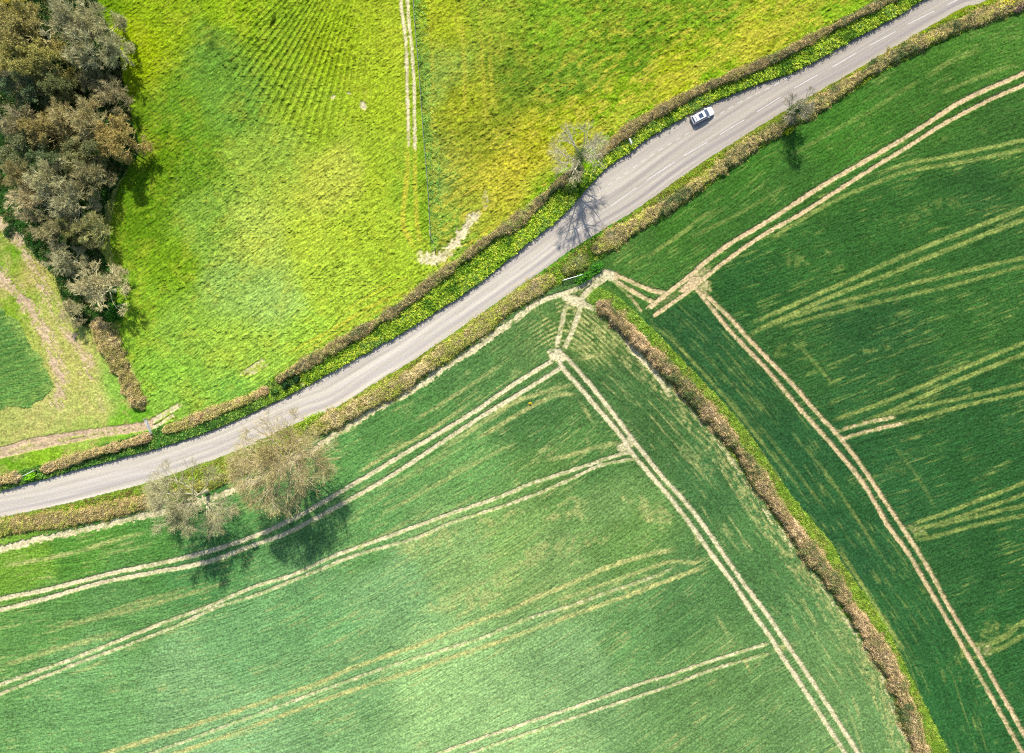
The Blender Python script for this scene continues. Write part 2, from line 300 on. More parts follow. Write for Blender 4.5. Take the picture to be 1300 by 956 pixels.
# ------------------------------------------------------------------ colour of the ground cover
CT = {
R_MEADOW: [(125,10,120,165,5),(170,60,160,190,5),(215,30,150,185,20),(270,60,115,165,55),(300,20,150,190,20),(240,150,115,165,35),(200,200,110,155,10),(250,220,110,160,25),(300,130,120,170,55),(350,60,145,185,35),(430,60,155,190,20),(480,100,160,195,25),(400,150,150,190,30),(330,200,150,190,60),(420,230,175,200,60),(480,230,150,190,20),(180,270,105,155,10),(220,330,120,170,10),(270,280,130,180,55),(330,300,170,205,75),(400,300,165,205,40),(470,300,160,200,30),(180,400,125,180,20),(240,420,135,190,50),(300,370,140,190,75),(350,380,150,200,85),(430,380,160,205,40),(500,340,150,195,25),(220,480,125,190,40),(300,450,150,200,50),(400,420,150,205,45),(230,505,130,190,50),(300,490,120,190,55),(505,60,165,195,30),(525,230,130,180,20)],
R_PAST: [(560,20,160,190,40),(620,20,140,180,50),(700,20,120,175,40),(800,20,110,165,35),(900,20,110,165,35),(1050,10,130,185,35),(562,100,140,180,80),(555,220,135,180,90),(590,130,150,175,40),(650,100,105,150,40),(720,110,100,155,40),(800,60,100,155,30),(620,180,130,160,40),(575,220,150,170,50),(560,290,130,180,70),(620,230,185,195,60),(680,180,170,185,40),(720,160,150,180,30),(800,130,130,175,25),(850,110,165,190,35),(900,80,140,180,30),(960,55,175,195,50),(1000,30,150,185,40),(650,210,195,200,60),(700,235,120,185,30),(800,160,120,185,25),(900,100,120,185,25)],
R_STRIP: [(20,280,160,175,85),(10,320,120,175,40),(40,350,190,190,95),(80,400,180,200,90),(30,380,140,185,50),(100,470,200,205,110),(130,500,200,210,115),(60,530,195,205,115),(150,480,150,205,80),(20,560,190,200,110),(60,580,150,200,50),(20,590,120,180,40),(175,525,120,190,50),(165,550,140,200,60)],
R_PATCH: [(10,440,75,140,62),(50,480,90,155,70)],
R_LOW: [(30,700,110,170,60),(100,690,80,150,60),(200,690,80,150,70),(60,800,90,155,80),(150,780,90,155,85),(100,850,110,175,105),(250,720,75,145,80),(300,820,110,175,110),(250,860,125,185,120),(420,600,90,160,85),(470,660,95,160,90),(400,780,105,170,105),(500,750,120,180,115),(550,850,150,205,130),(450,840,115,175,110),(520,530,80,145,75),(600,480,80,140,75),(650,430,85,140,75),(600,590,100,165,90),(580,700,130,182,108),(650,680,125,178,98),(700,600,90,145,75),(680,540,70,130,70),(760,590,75,135,70),(780,650,110,162,92),(700,720,115,165,95),(800,680,100,155,80),(740,840,125,180,115),(800,800,95,155,90),(860,780,80,140,80),(900,840,95,150,85),(780,500,65,120,65),(830,560,65,120,65),(900,620,65,125,70),(950,700,75,135,75),(1000,750,80,140,80),(1050,830,100,155,90),(760,420,75,125,60),(650,930,145,200,128),(300,930,130,190,125),(900,930,100,155,90),(1080,930,105,160,95)],  # paler lower left: vignette and haze brightening painted into the crop colour
R_RIGHT: [(800,320,75,135,55),(850,270,70,140,45),(950,200,65,135,40),(1050,150,65,135,40),(1200,60,75,140,45),(1290,40,80,145,50),(900,300,60,120,45),(1000,230,60,120,45),(1200,120,60,120,40),(950,350,35,95,45),(1050,320,45,105,45),(1150,300,45,105,45),(1280,180,55,110,45),(1250,240,40,95,45),(1000,450,45,100,50),(1100,430,35,90,50),(1250,400,50,110,50),(1150,480,40,95,50),(1250,560,35,95,50),(1100,600,35,95,55),(1200,720,40,100,55),(1280,700,35,95,50),(1250,830,40,105,55),(880,450,35,90,55),(950,520,35,90,55),(1000,600,35,95,60),(1080,700,35,95,60),(1150,800,40,105,60),(1220,880,40,110,60)],
R_NV: [(500,430,140,175,45),(900,120,130,165,35),(100,590,70,130,50),(700,270,130,180,20)],
R_SV: [(1200,25,140,160,30),(900,200,130,150,45),(500,480,140,165,50),(100,640,130,160,55),(720,345,90,150,40)],
R_MID: [(760,372,125,165,60),(900,500,135,165,55),(1100,770,140,170,55)],
R_ROAD: [(0,0,90,90,80)],
R_WOOD: [(0,0,45,75,30),(100,390,60,110,40)],
}
base = np.zeros(PX.shape+(3,))
bx = PX+(fbm(XW, YW, 9, 3, 61)-.5)*46; by = PY+(fbm(XW, YW, 9, 3, 67)-.5)*46
for k, pts in CT.items():
    m = reg == k
    if not m.any(): continue
    X = bx[m]; Y = by[m]
    acc = np.zeros((X.size, 3)); wt = np.zeros(X.size)
    for (a, b, r_, g_, b_) in pts:
        w = 1.0/((X-a)**2+(Y-b)**2+350)**2.4
        q_ = min(1, max(0, (a+b-400)/300))
        cc_ = {R_LOW: (r_+17, g_+3, b_+1), R_PATCH: (r_+20, g_+2, b_+5), R_RIGHT: (r_*.7+30, g_*.65+42, b_*.6+22), R_MEADOW: (r_-2+24*q_, g_-7+15*q_, b_*.75+14+22*q_), R_PAST: (r_+14, g_+1, b_*.75+12), R_STRIP: (r_+6, g_+2, b_)}.get(k, (r_, g_, b_))
        acc += w[:, None]*lin(cc_); wt += w
    base[m] = acc/wt[:, None]

dF, _ = dist_poly(PX, PY, FENCE[::3])
fw = np.where(reg == R_PAST, np.exp(-(dF/9)**2), 0)[..., None]*.75
base = base*(1-fw)+lin((112,155,58))*fw
fw = np.where(reg == R_MEADOW, np.exp(-((dF-6)/9)**2), 0)[..., None]*.6
base = base*(1-fw)+lin((130,175,32))*fw
# relief and colour grain
z = np.zeros(PX.shape); gain = np.ones(PX.shape)
Yc = np.zeros(PX.shape)
g1 = rng.random(PX.shape)
tus = sstep(.56, .80, vnoise(XW/.62, YW/.62, 141)*.75+.25*vnoise(XW/.3, YW/.3, 143)); tusp = .35+.65*sstep(.4, .6, fbm(XW, YW, 7, 2, 145))
m = reg == R_MEADOW
cl = fbm(XW, YW, .7, 2, 71); big = fbm(XW, YW, 6, 3, 73)
th_ = np.arctan2(PX-480, PY+124); fan = sstep(.1, .75, .5+.5*np.sin(th_*190+ (big-.5)*2.2))
fm = np.exp(-((((PX-380)/92)**2+((PY-88)/105)**2))**1.5)
fan2 = .5+.5*np.sin((PX*.55+PY*1.0)/2.1+(big-.5)*10)   # fainter diagonal mowing marks low in the meadow
fm2 = np.exp(-(((PX-300)/110)**2+((PY-330)/110)**2))*.25
lines = .5+.5*np.sin(dN*2*math.pi/6.0); lm = (1-sstep(40, 70, dN))*sstep(8, 12, dN)*.4
z += np.where(m, cl*.22 + tus*tusp*.14 + fan*fm*.26 + fan2*fm2*.1+ lines*lm*.12, 0)
su_ = PX*.82-PY*.57; sv_ = PX*.57+PY*.82
stroke = fbm(su_/7.5, sv_/1.6, 1, 2, 211)*(1-.7*fm)+.35*fm; spk = sstep(.70, .88, vnoise(XW/.45, YW/.45, 213))*sstep(.40, .62, fbm(XW, YW, 6, 3, 215))  # spk: tussock shade painted as dark specks in the gain, besides the relief
z += np.where(m, (stroke-.5)*.22+spk*.16, 0)
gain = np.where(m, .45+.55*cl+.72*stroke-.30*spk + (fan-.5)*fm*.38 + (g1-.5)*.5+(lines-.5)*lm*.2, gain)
Yc = np.where(m, sstep(.5, .72, fbm(XW, YW, 2.2, 4, 77))*.22+.2*sstep(.5, .8, cl)*(big > .5), Yc)
m = reg == R_PAST
cl2 = fbm(XW, YW, .8, 2, 81); rows = .5+.5*np.sin(dN*2*math.pi/9.0+(big-.5)*2); rm = sstep(60, 90, dN)*.35*sstep(600, 700, PX)
z += np.where(m, cl2*.3+tus*.12+rows*rm*.1, 0)
su_ = PX*.86-PY*.51; sv_ = PX*.51+PY*.86; st2 = fbm(su_/6, sv_/1.7, 1, 2, 217); spk2 = sstep(.66, .86, vnoise(XW/.5, YW/.5, 219))*sstep(.4, .6, fbm(XW, YW, 5, 3, 221))  # spk2: painted tussock shade for the pasture, darkens gain and raises relief
z += np.where(m, (st2-.5)*.22+spk2*.16, 0)
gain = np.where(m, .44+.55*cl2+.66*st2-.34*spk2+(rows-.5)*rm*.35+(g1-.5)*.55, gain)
Yc = np.where(m, sstep(.52, .66, fbm(aN/3, dN, 4.5, 3, 83))*.75*(1-.75*sstep(60, 160, dN))+.25*sstep(.55, .7, fbm(XW, YW, 1.3, 2, 84)), Yc)
m = (reg == R_LOW) | (reg == R_RIGHT) | (reg == R_PATCH)
grain = fbm(al/9.0, ac/1.35, 1, 2, 91); fine = fbm(XW, YW, .45, 2, 93); swath = .5*fbm(al/60, ac/7, 1, 3, 95)+.5*fbm(al/45, ac/2.1, 1, 2, 96); blot = fbm(XW, YW, 5, 4, 97)
z += np.where(m, grain*.16+fine*.16+blot*.05, 0)
gain = np.where(m, .54+.34*grain+.26*fine+.52*swath-.12+.36*blot-.09+(g1-.5)*.42, gain)
Yc = np.where(m, sstep(.62, .80, fbm(al/26, ac/1.8, 1, 2, 99))*.55*sstep(.4, .6, blot), Yc)
m = reg == R_STRIP
z += np.where(m, cl*.2, 0); gain = np.where(m, .72+.56*cl+(g1-.5)*.4, gain); Yc = np.where(m, sstep(.5, .7, fbm(PX, PY, 14, 3, 79))*.5, Yc)
m = (reg == R_NV) | (reg == R_SV) | (reg == R_MID)
z += np.where(m, cl2*.3, 0); gain = np.where(m, .65+.8*cl2+(g1-.5)*.5, gain)
m = reg == R_WOOD
z += np.where(m, cl2*.5, 0); gain = np.where(m, .4+.9*cl2, gain)
# levels: banks by the road, fields slightly above it
lvl = np.select([reg == R_MEADOW, reg == R_PAST, reg == R_STRIP, reg == R_PATCH, reg == R_NV, reg == R_SV, reg == R_LOW, reg == R_RIGHT, reg == R_MID, reg == R_WOOD],
                [  .25, .25, .25, .3, .42, .08, .12, .12, .15, .1], 0.0)
lvl = np.where((reg == R_SV), .04+.15*sstep(0, 16, dRS), lvl)
z += lvl
crop = (reg == R_LOW) | (reg == R_RIGHT) | (reg == R_PATCH)
z = lvl+(z-lvl)*(1-.8*np.clip(soil, 0, 1)); z -= np.where(crop, soil*.14+yel*.04, soil*.08)
z = np.where(reg == R_ROAD, -.22, z)
yel = np.clip(np.maximum(yel, Yc*.8), 0, 1)
crumb = fbm(XW, YW, .5, 2, 103)
# yellow tone per region
ycol = np.zeros(PX.shape+(3,))
for k, c in {R_MEADOW: (215,212,70), R_PAST: (220,210,75), R_STRIP: (222,205,125), R_PATCH: (150,185,90), R_NV: (170,200,40), R_SV: (190,175,60), R_LOW: (215,215,135), R_RIGHT: (172,188,98), R_MID: (150,200,50), R_WOOD: (80,100,40), R_ROAD: (90,90,80)}.items():
    ycol[reg == k] = lin(c)
soilc = np.where((PX > 780)[..., None] & (reg == R_RIGHT)[..., None], lin((248,220,170)), lin((255,242,196)))
soilc = np.where((reg == R_STRIP)[..., None], lin((238,208,172)), soilc)
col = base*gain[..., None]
ym = np.clip(yel*(.6+.8*crumb), 0, 1)[..., None]
col = col*(1-ym)+ycol*(.75+.4*g1[..., None]*.6+.25*crumb[..., None])*ym
sm = sstep(.18, .92, soil+(crumb-.5)*.75)[..., None]*.96
soft = np.clip(soil*1.6, 0, 1)[..., None]*.55
col = col*(1-soft)+ycol*soft
# a few dark weedy patches in the grass
dk = np.zeros(PX.shape)
for b in [(348,27,2.6,9,24,1),(582,0,4,4,0,.8),(272,54,9,11,0,.45),(1100,420,1,1,0,0)]:
    blob(dk, *b, .5, 1.0)
col = col*(1-dk[..., None]*.75)
z += dk*.3
col = col*(1-sm)+soilc*(.62+.35*crumb[..., None]+.38*fbm(XW, YW, 4, 3, 201)[..., None])*sm
col = np.clip(col/KG, .002, .8)

def mesh_np(name, V, Q, mats, colors=None, smooth_=False, mi=None, extra=None):
    me = bpy.data.meshes.new(name)
    V = np.ascontiguousarray(V, np.float32); Q = np.ascontiguousarray(Q, np.int32); k = Q.shape[1]
    me.vertices.add(len(V)); me.vertices.foreach_set('co', V.ravel())
    me.loops.add(Q.size); me.loops.foreach_set('vertex_index', Q.ravel())
    me.polygons.add(len(Q)); me.polygons.foreach_set('loop_start', np.arange(0, Q.size, k, dtype=np.int32))
    me.polygons.foreach_set('loop_total', np.full(len(Q), k, np.int32))
    me.polygons.foreach_set('use_smooth', np.full(len(Q), smooth_, bool))
    if mi is not None: me.polygons.foreach_set('material_index', np.asarray(mi, np.int32))
    me.update(calc_edges=True)
    if colors is not None:
        a = me.color_attributes.new('Col', 'FLOAT_COLOR', 'POINT')
        c = np.ones((len(V), 4), np.float32); c[:, :3] = colors
        a.data.foreach_set('color', c.ravel())
    for kx, v in (extra or {}).items():
        a = me.attributes.new(kx, 'FLOAT', 'POINT'); a.data.foreach_set('value', np.ascontiguousarray(v, np.float32))
    for m_ in (mats if isinstance(mats, (list, tuple)) else [mats]): me.materials.append(m_)
    return me
def link(name, me, parent=None, kind=None, label=None, cat=None, group=None, loc=None):
    o = bpy.data.objects.new(name, me); COL.objects.link(o)
    if parent: o.parent = parent
    if kind: o['kind'] = kind
    if label: o['label'] = label
    if cat: o['category'] = cat
    if group: o['group'] = group
    if loc is not None: o.location = loc
    return o
def empty(name, loc, label, cat, group=None, rz=0):
    o = link(name, None, None, None, label, cat, group, loc); o.rotation_euler = (0, 0, rz); o.empty_display_size = .3
    return o

# ------------------------------------------------------------------ materials
def mat(name):
    m_ = bpy.data.materials.new(name); m_.use_nodes = True
    nt = m_.node_tree; b = nt.nodes['Principled BSDF']
    return m_, nt, b
def N(nt, t, **kw):
    n = nt.nodes.new(t)
    for k, v in kw.items(): setattr(n, k, v)
    return n
def ground_mat():
    m_, nt, b = mat('field_ground'); L = nt.links.new
    at = N(nt, 'ShaderNodeAttribute', attribute_name='Col')
    tc = N(nt, 'ShaderNodeNewGeometry')
    n1 = N(nt, 'ShaderNodeTexNoise'); n1.inputs['Scale'].default_value = 2.6; n1.inputs['Detail'].default_value = 4; n1.inputs['Roughness'].default_value = .75
    L(tc.outputs['Position'], n1.inputs['Vector'])
    mr = N(nt, 'ShaderNodeMapRange'); mr.inputs['From Min'].default_value = .3; mr.inputs['From Max'].default_value = .7
    mr.inputs['To Min'].default_value = .42; mr.inputs['To Max'].default_value = 1.58
    L(n1.outputs['Fac'], mr.inputs['Value'])
    mx = N(nt, 'ShaderNodeVectorMath', operation='SCALE')
    L(at.outputs['Color'], mx.inputs[0]); L(mr.outputs['Result'], mx.inputs['Scale'])
    L(mx.outputs[0], b.inputs['Base Color'])
    b.inputs['Roughness'].default_value = 1; b.inputs['Specular IOR Level'].default_value = .03
    n2 = N(nt, 'ShaderNodeTexNoise'); n2.inputs['Scale'].default_value = 9.0; n2.inputs['Detail'].default_value = 3
    L(tc.outputs['Position'], n2.inputs['Vector'])
    bp = N(nt, 'ShaderNodeBump'); bp.inputs['Distance'].default_value = .12; bp.inputs['Strength'].default_value = .8
    L(n2.outputs['Fac'], bp.inputs['Height']); L(bp.outputs['Normal'], b.inputs['Normal'])
    return m_
M_GROUND = ground_mat()
def veg_mat(name, transl=.0, rough=.75):
    m_, nt, b = mat(name); L = nt.links.new
    at = N(nt, 'ShaderNodeAttribute', attribute_name='Col'); oi = N(nt, 'ShaderNodeObjectInfo')
    tc = N(nt, 'ShaderNodeNewGeometry')
    n1 = N(nt, 'ShaderNodeTexNoise'); n1.inputs['Scale'].default_value = 2.5; n1.inputs['Detail'].default_value = 2
    L(tc.outputs['Position'], n1.inputs['Vector'])
    mr = N(nt, 'ShaderNodeMapRange'); mr.inputs['From Min'].default_value = .3; mr.inputs['From Max'].default_value = .7
    mr.inputs['To Min'].default_value = .7; mr.inputs['To Max'].default_value = 1.3
    L(n1.outputs['Fac'], mr.inputs['Value'])
    mu = N(nt, 'ShaderNodeVectorMath', operation='MULTIPLY'); L(at.outputs['Color'], mu.inputs[0]); L(oi.outputs['Color'], mu.inputs[1])
    mx = N(nt, 'ShaderNodeVectorMath', operation='SCALE'); L(mu.outputs[0], mx.inputs[0]); L(mr.outputs['Result'], mx.inputs['Scale'])
    L(mx.outputs[0], b.inputs['Base Color']); b.inputs['Roughness'].default_value = rough; b.inputs['Specular IOR Level'].default_value = .2
    if transl:
        tr = N(nt, 'ShaderNodeBsdfTranslucent'); L(mx.outputs[0], tr.inputs['Color'])
        ms = N(nt, 'ShaderNodeMixShader'); ms.inputs[0].default_value = transl
        L(b.outputs[0], ms.inputs[1]); L(tr.outputs[0], ms.inputs[2]); L(ms.outputs[0], nt.nodes['Material Output'].inputs['Surface'])
    return m_
M_BARK = veg_mat('bark'); M_LEAF = veg_mat('leaf', .3)
def plain(name, c, rough=.5, metal=0, var=.15, scale=4.0, coat=0):
    m_, nt, b = mat(name); L = nt.links.new
    tc = N(nt, 'ShaderNodeTexCoord'); n1 = N(nt, 'ShaderNodeTexNoise'); n1.inputs['Scale'].default_value = scale; n1.inputs['Detail'].default_value = 4
    L(tc.outputs['Object'], n1.inputs['Vector'])
    cr = N(nt, 'ShaderNodeMix', data_type='RGBA'); L(n1.outputs['Fac'], cr.inputs['Factor'])
    cr.inputs['A'].default_value = (*[x*(1-var) for x in c], 1); cr.inputs['B'].default_value = (*[min(1, x*(1+var)) for x in c], 1)
    L(cr.outputs['Result'], b.inputs['Base Color']); b.inputs['Roughness'].default_value = rough; b.inputs['Metallic'].default_value = metal
    b.inputs['Coat Weight'].default_value = coat
    return m_

# ------------------------------------------------------------------ ground pieces (one continuous sheet, cut by land cover)
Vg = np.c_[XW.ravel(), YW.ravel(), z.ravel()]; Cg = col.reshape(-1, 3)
ii = np.arange(ny*nx).reshape(ny, nx)
quads = np.c_[ii[:-1, :-1].ravel(), ii[:-1, 1:].ravel(), ii[1:, 1:].ravel(), ii[1:, :-1].ravel()]
cellreg = reg[:-1, :-1].ravel().astype(int)
trk = (soil[:-1, :-1].ravel() > .55) & (cellreg != R_ROAD) & (cellreg != R_NV) & (cellreg != R_SV)
cellreg[trk] = 20
names = {R_MEADOW: 'meadow', R_PAST: 'pasture', R_STRIP: 'grass_headland', R_PATCH: 'young_crop_field', R_NV: 'road_verge', R_SV: 'road_verge', R_LOW: 'wheat_field', R_RIGHT: 'wheat_field', R_MID: 'field_margin', R_ROAD: 'road_bed', R_WOOD: 'woodland_floor', 20: 'dirt_track'}
for k, nm in names.items():
    q = quads[cellreg == k]
    if not len(q): continue
    u, inv = np.unique(q, return_inverse=True)
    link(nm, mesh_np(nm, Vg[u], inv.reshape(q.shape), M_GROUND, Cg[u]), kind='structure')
# far land to the horizon
s_ = 4000.0
far_m = plain('far_grass', alb((95,150,60)), .95, 0, .35, .02)
link('ground', mesh_np('ground', [(-s_,-s_,-.5),(s_,-s_,-.5),(s_,s_,-.5),(-s_,s_,-.5)], [(0,1,2,3)], far_m), kind='structure')

# ------------------------------------------------------------------ road
def road_mat():
    m_, nt, b = mat('asphalt'); L = nt.links.new
    a = N(nt, 'ShaderNodeAttribute', attribute_name='across'); u = N(nt, 'ShaderNodeAttribute', attribute_name='along')
    cb = N(nt, 'ShaderNodeCombineXYZ'); L(a.outputs['Fac'], cb.inputs[0]); L(u.outputs['Fac'], cb.inputs[1])
    mp = N(nt, 'ShaderNodeMapping'); mp.inputs['Scale'].default_value = (1.5, .035, 1); L(cb.outputs[0], mp.inputs[0])
    n1 = N(nt, 'ShaderNodeTexNoise'); n1.inputs['Scale'].default_value = 1; n1.inputs['Detail'].default_value = 4; L(mp.outputs[0], n1.inputs['Vector'])
    mp2 = N(nt, 'ShaderNodeMapping'); mp2.inputs['Scale'].default_value = (.9, .012, 1); mp2.inputs['Location'].default_value = (7, 3, 0); L(cb.outputs[0], mp2.inputs[0])
    n2 = N(nt, 'ShaderNodeTexNoise'); n2.inputs['Scale'].default_value = 1; n2.inputs['Detail'].default_value = 3; L(mp2.outputs[0], n2.inputs['Vector'])
    g = N(nt, 'ShaderNodeNewGeometry')
    n3 = N(nt, 'ShaderNodeTexNoise'); n3.inputs['Scale'].default_value = 3; n3.inputs['Detail'].default_value = 6; L(g.outputs['Position'], n3.inputs['Vector'])
    at = N(nt, 'ShaderNodeAttribute', attribute_name='Col')
    r1 = N(nt, 'ShaderNodeMapRange'); r1.inputs['From Min'].default_value = .3; r1.inputs['From Max'].default_value = .7; r1.inputs['To Min'].default_value = .80; r1.inputs['To Max'].default_value = 1.16; L(n1.outputs['Fac'], r1.inputs['Value'])
    r3 = N(nt, 'ShaderNodeMapRange'); r3.inputs['From Min'].default_value = .3; r3.inputs['From Max'].default_value = .7; r3.inputs['To Min'].default_value = .88; r3.inputs['To Max'].default_value = 1.10; L(n3.outputs['Fac'], r3.inputs['Value'])
    mm = N(nt, 'ShaderNodeMath', operation='MULTIPLY'); L(r1.outputs[0], mm.inputs[0]); L(r3.outputs[0], mm.inputs[1])
    sc = N(nt, 'ShaderNodeVectorMath', operation='SCALE'); L(at.outputs['Color'], sc.inputs[0]); L(mm.outputs[0], sc.inputs['Scale'])
    tint = N(nt, 'ShaderNodeMix', data_type='RGBA', blend_type='MULTIPLY'); 
    r2 = N(nt, 'ShaderNodeMapRange'); r2.inputs['From Min'].default_value = .4; r2.inputs['From Max'].default_value = .62; L(n2.outputs['Fac'], r2.inputs['Value'])
    L(r2.outputs[0], tint.inputs['Factor']); L(sc.outputs[0], tint.inputs['A']); tint.inputs['B'].default_value = (.88, .87, .92, 1)
    L(tint.outputs['Result'], b.inputs['Base Color']); b.inputs['Roughness'].default_value = .85; b.inputs['Specular IOR Level'].default_value = .3
    return m_
M_ROAD = road_mat()
nR = 420
LN = resample(ROAD_N, nR); LSo = resample(ROAD_S, nR)
# pair each south point with the north edge along the local normal
t = np.gradient(LSo, axis=0); t /= np.linalg.norm(t, axis=1)[:, None]
nrm = np.c_[t[:, 1], -t[:, 0]]
if nrm[200][1] > 0: nrm = -nrm
wd = []
for p, n_ in zip(LSo, nrm):
    d = LN-p; along_ = np.abs(d@np.array([-n_[1], n_[0]])); wd.append((d@n_)[np.argmin(along_+np.where((d@n_) < 5, 999, 0))])
wd = np.convolve(np.r_[np.full(4, wd[0]), wd, np.full(4, wd[-1])], np.ones(9)/9, 'valid')
nA = 44; V = []; A = []; U = []; CC = []
s_len = np.r_[0, np.cumsum(np.linalg.norm(np.diff(LSo, axis=0), axis=1))]*S
for j in range(nA):
    f = j/(nA-1); w = -5+f*(wd+10)
    P = LSo+nrm*w[:, None]
    V.append(np.c_[(P[:, 0]-CX)*S, (CY-P[:, 1])*S, np.full(nR, .0)]); A.append(w*S); U.append(s_len)
    lightc = lin((243,233,214)); darkc = lin((216,205,187))
    tt = sstep(0, 1, np.clip((1020-P[:, 0])/620, 0, 1))[:, None]
    aw = w[:, None]*S; wig = (fbm(s_len, s_len*0+3, 9, 2, 5)[:, None]-.5)*.7
    c = (darkc*(1-tt)+lightc*tt)*(1-np.array([.17, .17, .09])*np.exp(-((aw-1.35+wig)/.42)**2)-.09*np.exp(-((aw-2.5+wig)/.25)**2)+.06*np.exp(-((aw-1.95+wig)/.3)**2)+.05*np.exp(-((aw-3.1)/.4)**2)-.06*np.exp(-((aw-4.3+wig)/.5)**2))
    CC.append(c/KG)
V = np.stack(V, 1).reshape(-1, 3); A = np.stack(A, 1).ravel(); U = np.stack(U, 1).ravel(); CC = np.stack(CC, 1).reshape(-1, 3)
jj = np.arange(nR*nA).reshape(nR, nA)
Q = np.c_[jj[:-1, :-1].ravel(), jj[1:, :-1].ravel(), jj[1:, 1:].ravel(), jj[:-1, 1:].ravel()]
link('road', mesh_np('road', V, Q, M_ROAD, CC, True, extra={'across': A, 'along': U}), kind='structure')

def paint_mat(name, mix):
    m_, nt, b = mat(name); L = nt.links.new
    g = N(nt, 'ShaderNodeNewGeometry'); n1 = N(nt, 'ShaderNodeTexNoise'); n1.inputs['Scale'].default_value = 2.2; n1.inputs['Detail'].default_value = 5
    L(g.outputs['Position'], n1.inputs['Vector'])
    r = N(nt, 'ShaderNodeMapRange'); r.inputs['From Min'].default_value = .35; r.inputs['From Max'].default_value = .6; r.inputs['To Min'].default_value = mix*.4; r.inputs['To Max'].default_value = mix; L(n1.outputs['Fac'], r.inputs['Value'])
    cr = N(nt, 'ShaderNodeMix', data_type='RGBA'); L(r.outputs[0], cr.inputs['Factor'])
    cr.inputs['A'].default_value = (.30, .265, .24, 1); cr.inputs['B'].default_value = (.62, .62, .62, 1)
    L(cr.outputs['Result'], b.inputs['Base Color']); b.inputs['Roughness'].default_value = .7
    return m_
M_PAINT = paint_mat('road_paint', .62); M_WORN = paint_mat('worn_paint', .22)
def dash_mesh(name, segs, w, m_):
    V = []; Q = []
    for (a, b_) in segs:
        a = np.array(W(*a)[:2]); b_ = np.array(W(*b_)[:2]); d = b_-a; L_ = np.linalg.norm(d)
        if L_ < .05: continue
        n_ = np.array([-d[1], d[0]])/L_*w/2; k = len(V)
        V += [(*(a-n_), .006), (*(b_-n_), .006), (*(b_+n_), .006), (*(a+n_), .006)]; Q.append((k, k+1, k+2, k+3))
    link(name, mesh_np(name, V, Q, m_), kind='structure')
centre = [((1203,6),(1230,-8)),((1152,31),(1186,14)),((1104,58),(1137,40)),((1057,85),(1086,68)),((1008,112),(1038,95)),((961,142),(991,123)),((914,171),(945,152)),((868,198),(899,180)),((821,229),(856,206)),((775,262),(808,238)),((729,295),(762,272))]
dash_mesh('road_markings', centre, .11, M_PAINT)
edge = smooth([(1000,99),(978,111),(960,119),(930,135),(905,150),(880,165),(837,191),(805,212),(785,226),(765,240),(748,256),(730,275)], 1)
L_ = np.r_[0, np.cumsum(np.linalg.norm(np.diff(edge, axis=0), axis=1))]
segs = []; t_ = 0
while t_ < L_[-1]-6:
    segs.append(((np.interp(t_, L_, edge[:, 0]), np.interp(t_, L_, edge[:, 1])), (np.interp(t_+6.5, L_, edge[:, 0]), np.interp(t_+6.5, L_, edge[:, 1])))); t_ += 13
dash_mesh('road_markings', segs, .11, paint_mat('faded_paint', .5))
mid = LSo+nrm*(wd*.5)[:, None]; mid = mid[mid[:, 0] < 700]
L_ = np.r_[0, np.cumsum(np.linalg.norm(np.diff(mid, axis=0), axis=1))]
segs = []; t_ = 0
while t_ < L_[-1]-34:
    for q_ in range(4):
        a_ = t_+q_*8.5; b2 = a_+8.5
        segs.append(((np.interp(a_, L_, mid[:, 0]), np.interp(a_, L_, mid[:, 1])), (np.interp(b2, L_, mid[:, 0]), np.interp(b2, L_, mid[:, 1]))))
    t_ += 50
dash_mesh('road_markings', segs, .14, M_WORN)

# ------------------------------------------------------------------ vegetation helpers
def unit(v): return v/(np.linalg.norm(v, axis=-1, keepdims=True)+1e-9)
def ground_z(x, y):
    i = np.clip(((np.asarray(x)-x0)/ST).astype(int), 0, nx-1); j = np.clip(((np.asarray(y)-y0)/ST).astype(int), 0, ny-1)
    return z[j, i]
def strips(P, Wd, rg):
    """flat ribbons along polylines P (N,K,3) of widths Wd (N,K)"""
    n, k, _ = P.shape
    T = unit(np.gradient(P, axis=1)); rnd = unit(rg.normal(size=(n, 1, 3))); B = unit(np.cross(T, rnd))
    V = np.stack([P-B*Wd[..., None]/2, P+B*Wd[..., None]/2], 2).reshape(-1, 3)
    idx = np.arange(n*k*2).reshape(n, k, 2)
    Q = np.stack([idx[:, :-1, 0], idx[:, :-1, 1], idx[:, 1:, 1], idx[:, 1:, 0]], -1).reshape(-1, 4)
    return V, Q, k*2
def tubes(P, Rr, sides):
    n, k, _ = P.shape
    T = unit(np.gradient(P, axis=1)); ref = np.where(np.abs(T[..., 2:3]) > .9, [1., 0, 0], [0, 0, 1.]); A_ = unit(np.cross(T, ref)); B_ = np.cross(T, A_)
    an = np.arange(sides)*2*math.pi/sides
    V = P[:, :, None, :]+Rr[:, :, None, None]*(np.cos(an)[None, None, :, None]*A_[:, :, None, :]+np.sin(an)[None, None, :, None]*B_[:, :, None, :])
    idx = np.arange(n*k*sides).reshape(n, k, sides); nx_ = np.roll(idx, -1, axis=2)
    Q = np.stack([idx[:, :-1], nx_[:, :-1], nx_[:, 1:], idx[:, 1:]], -1).reshape(-1, 4)
    return V.reshape(-1, 3), Q, k*sides
def leaves(P, size, rg, up=.0, aspect=1.5):
    n = len(P); d = rg.normal(size=(n, 3)); d[:, 2] += up; nn = unit(d); a = unit(np.cross(nn, rg.normal(size=(n, 3)))); b_ = np.cross(nn, a)
    s = (size*(.6+.8*rg.random(n)))[:, None]
    V = np.stack([P-a*s*aspect/2, P-b_*s/2*.8, P+a*s*aspect/2, P+b_*s/2*.8], 1).reshape(-1, 3)
    return V, np.arange(n*4).reshape(n, 4), 4
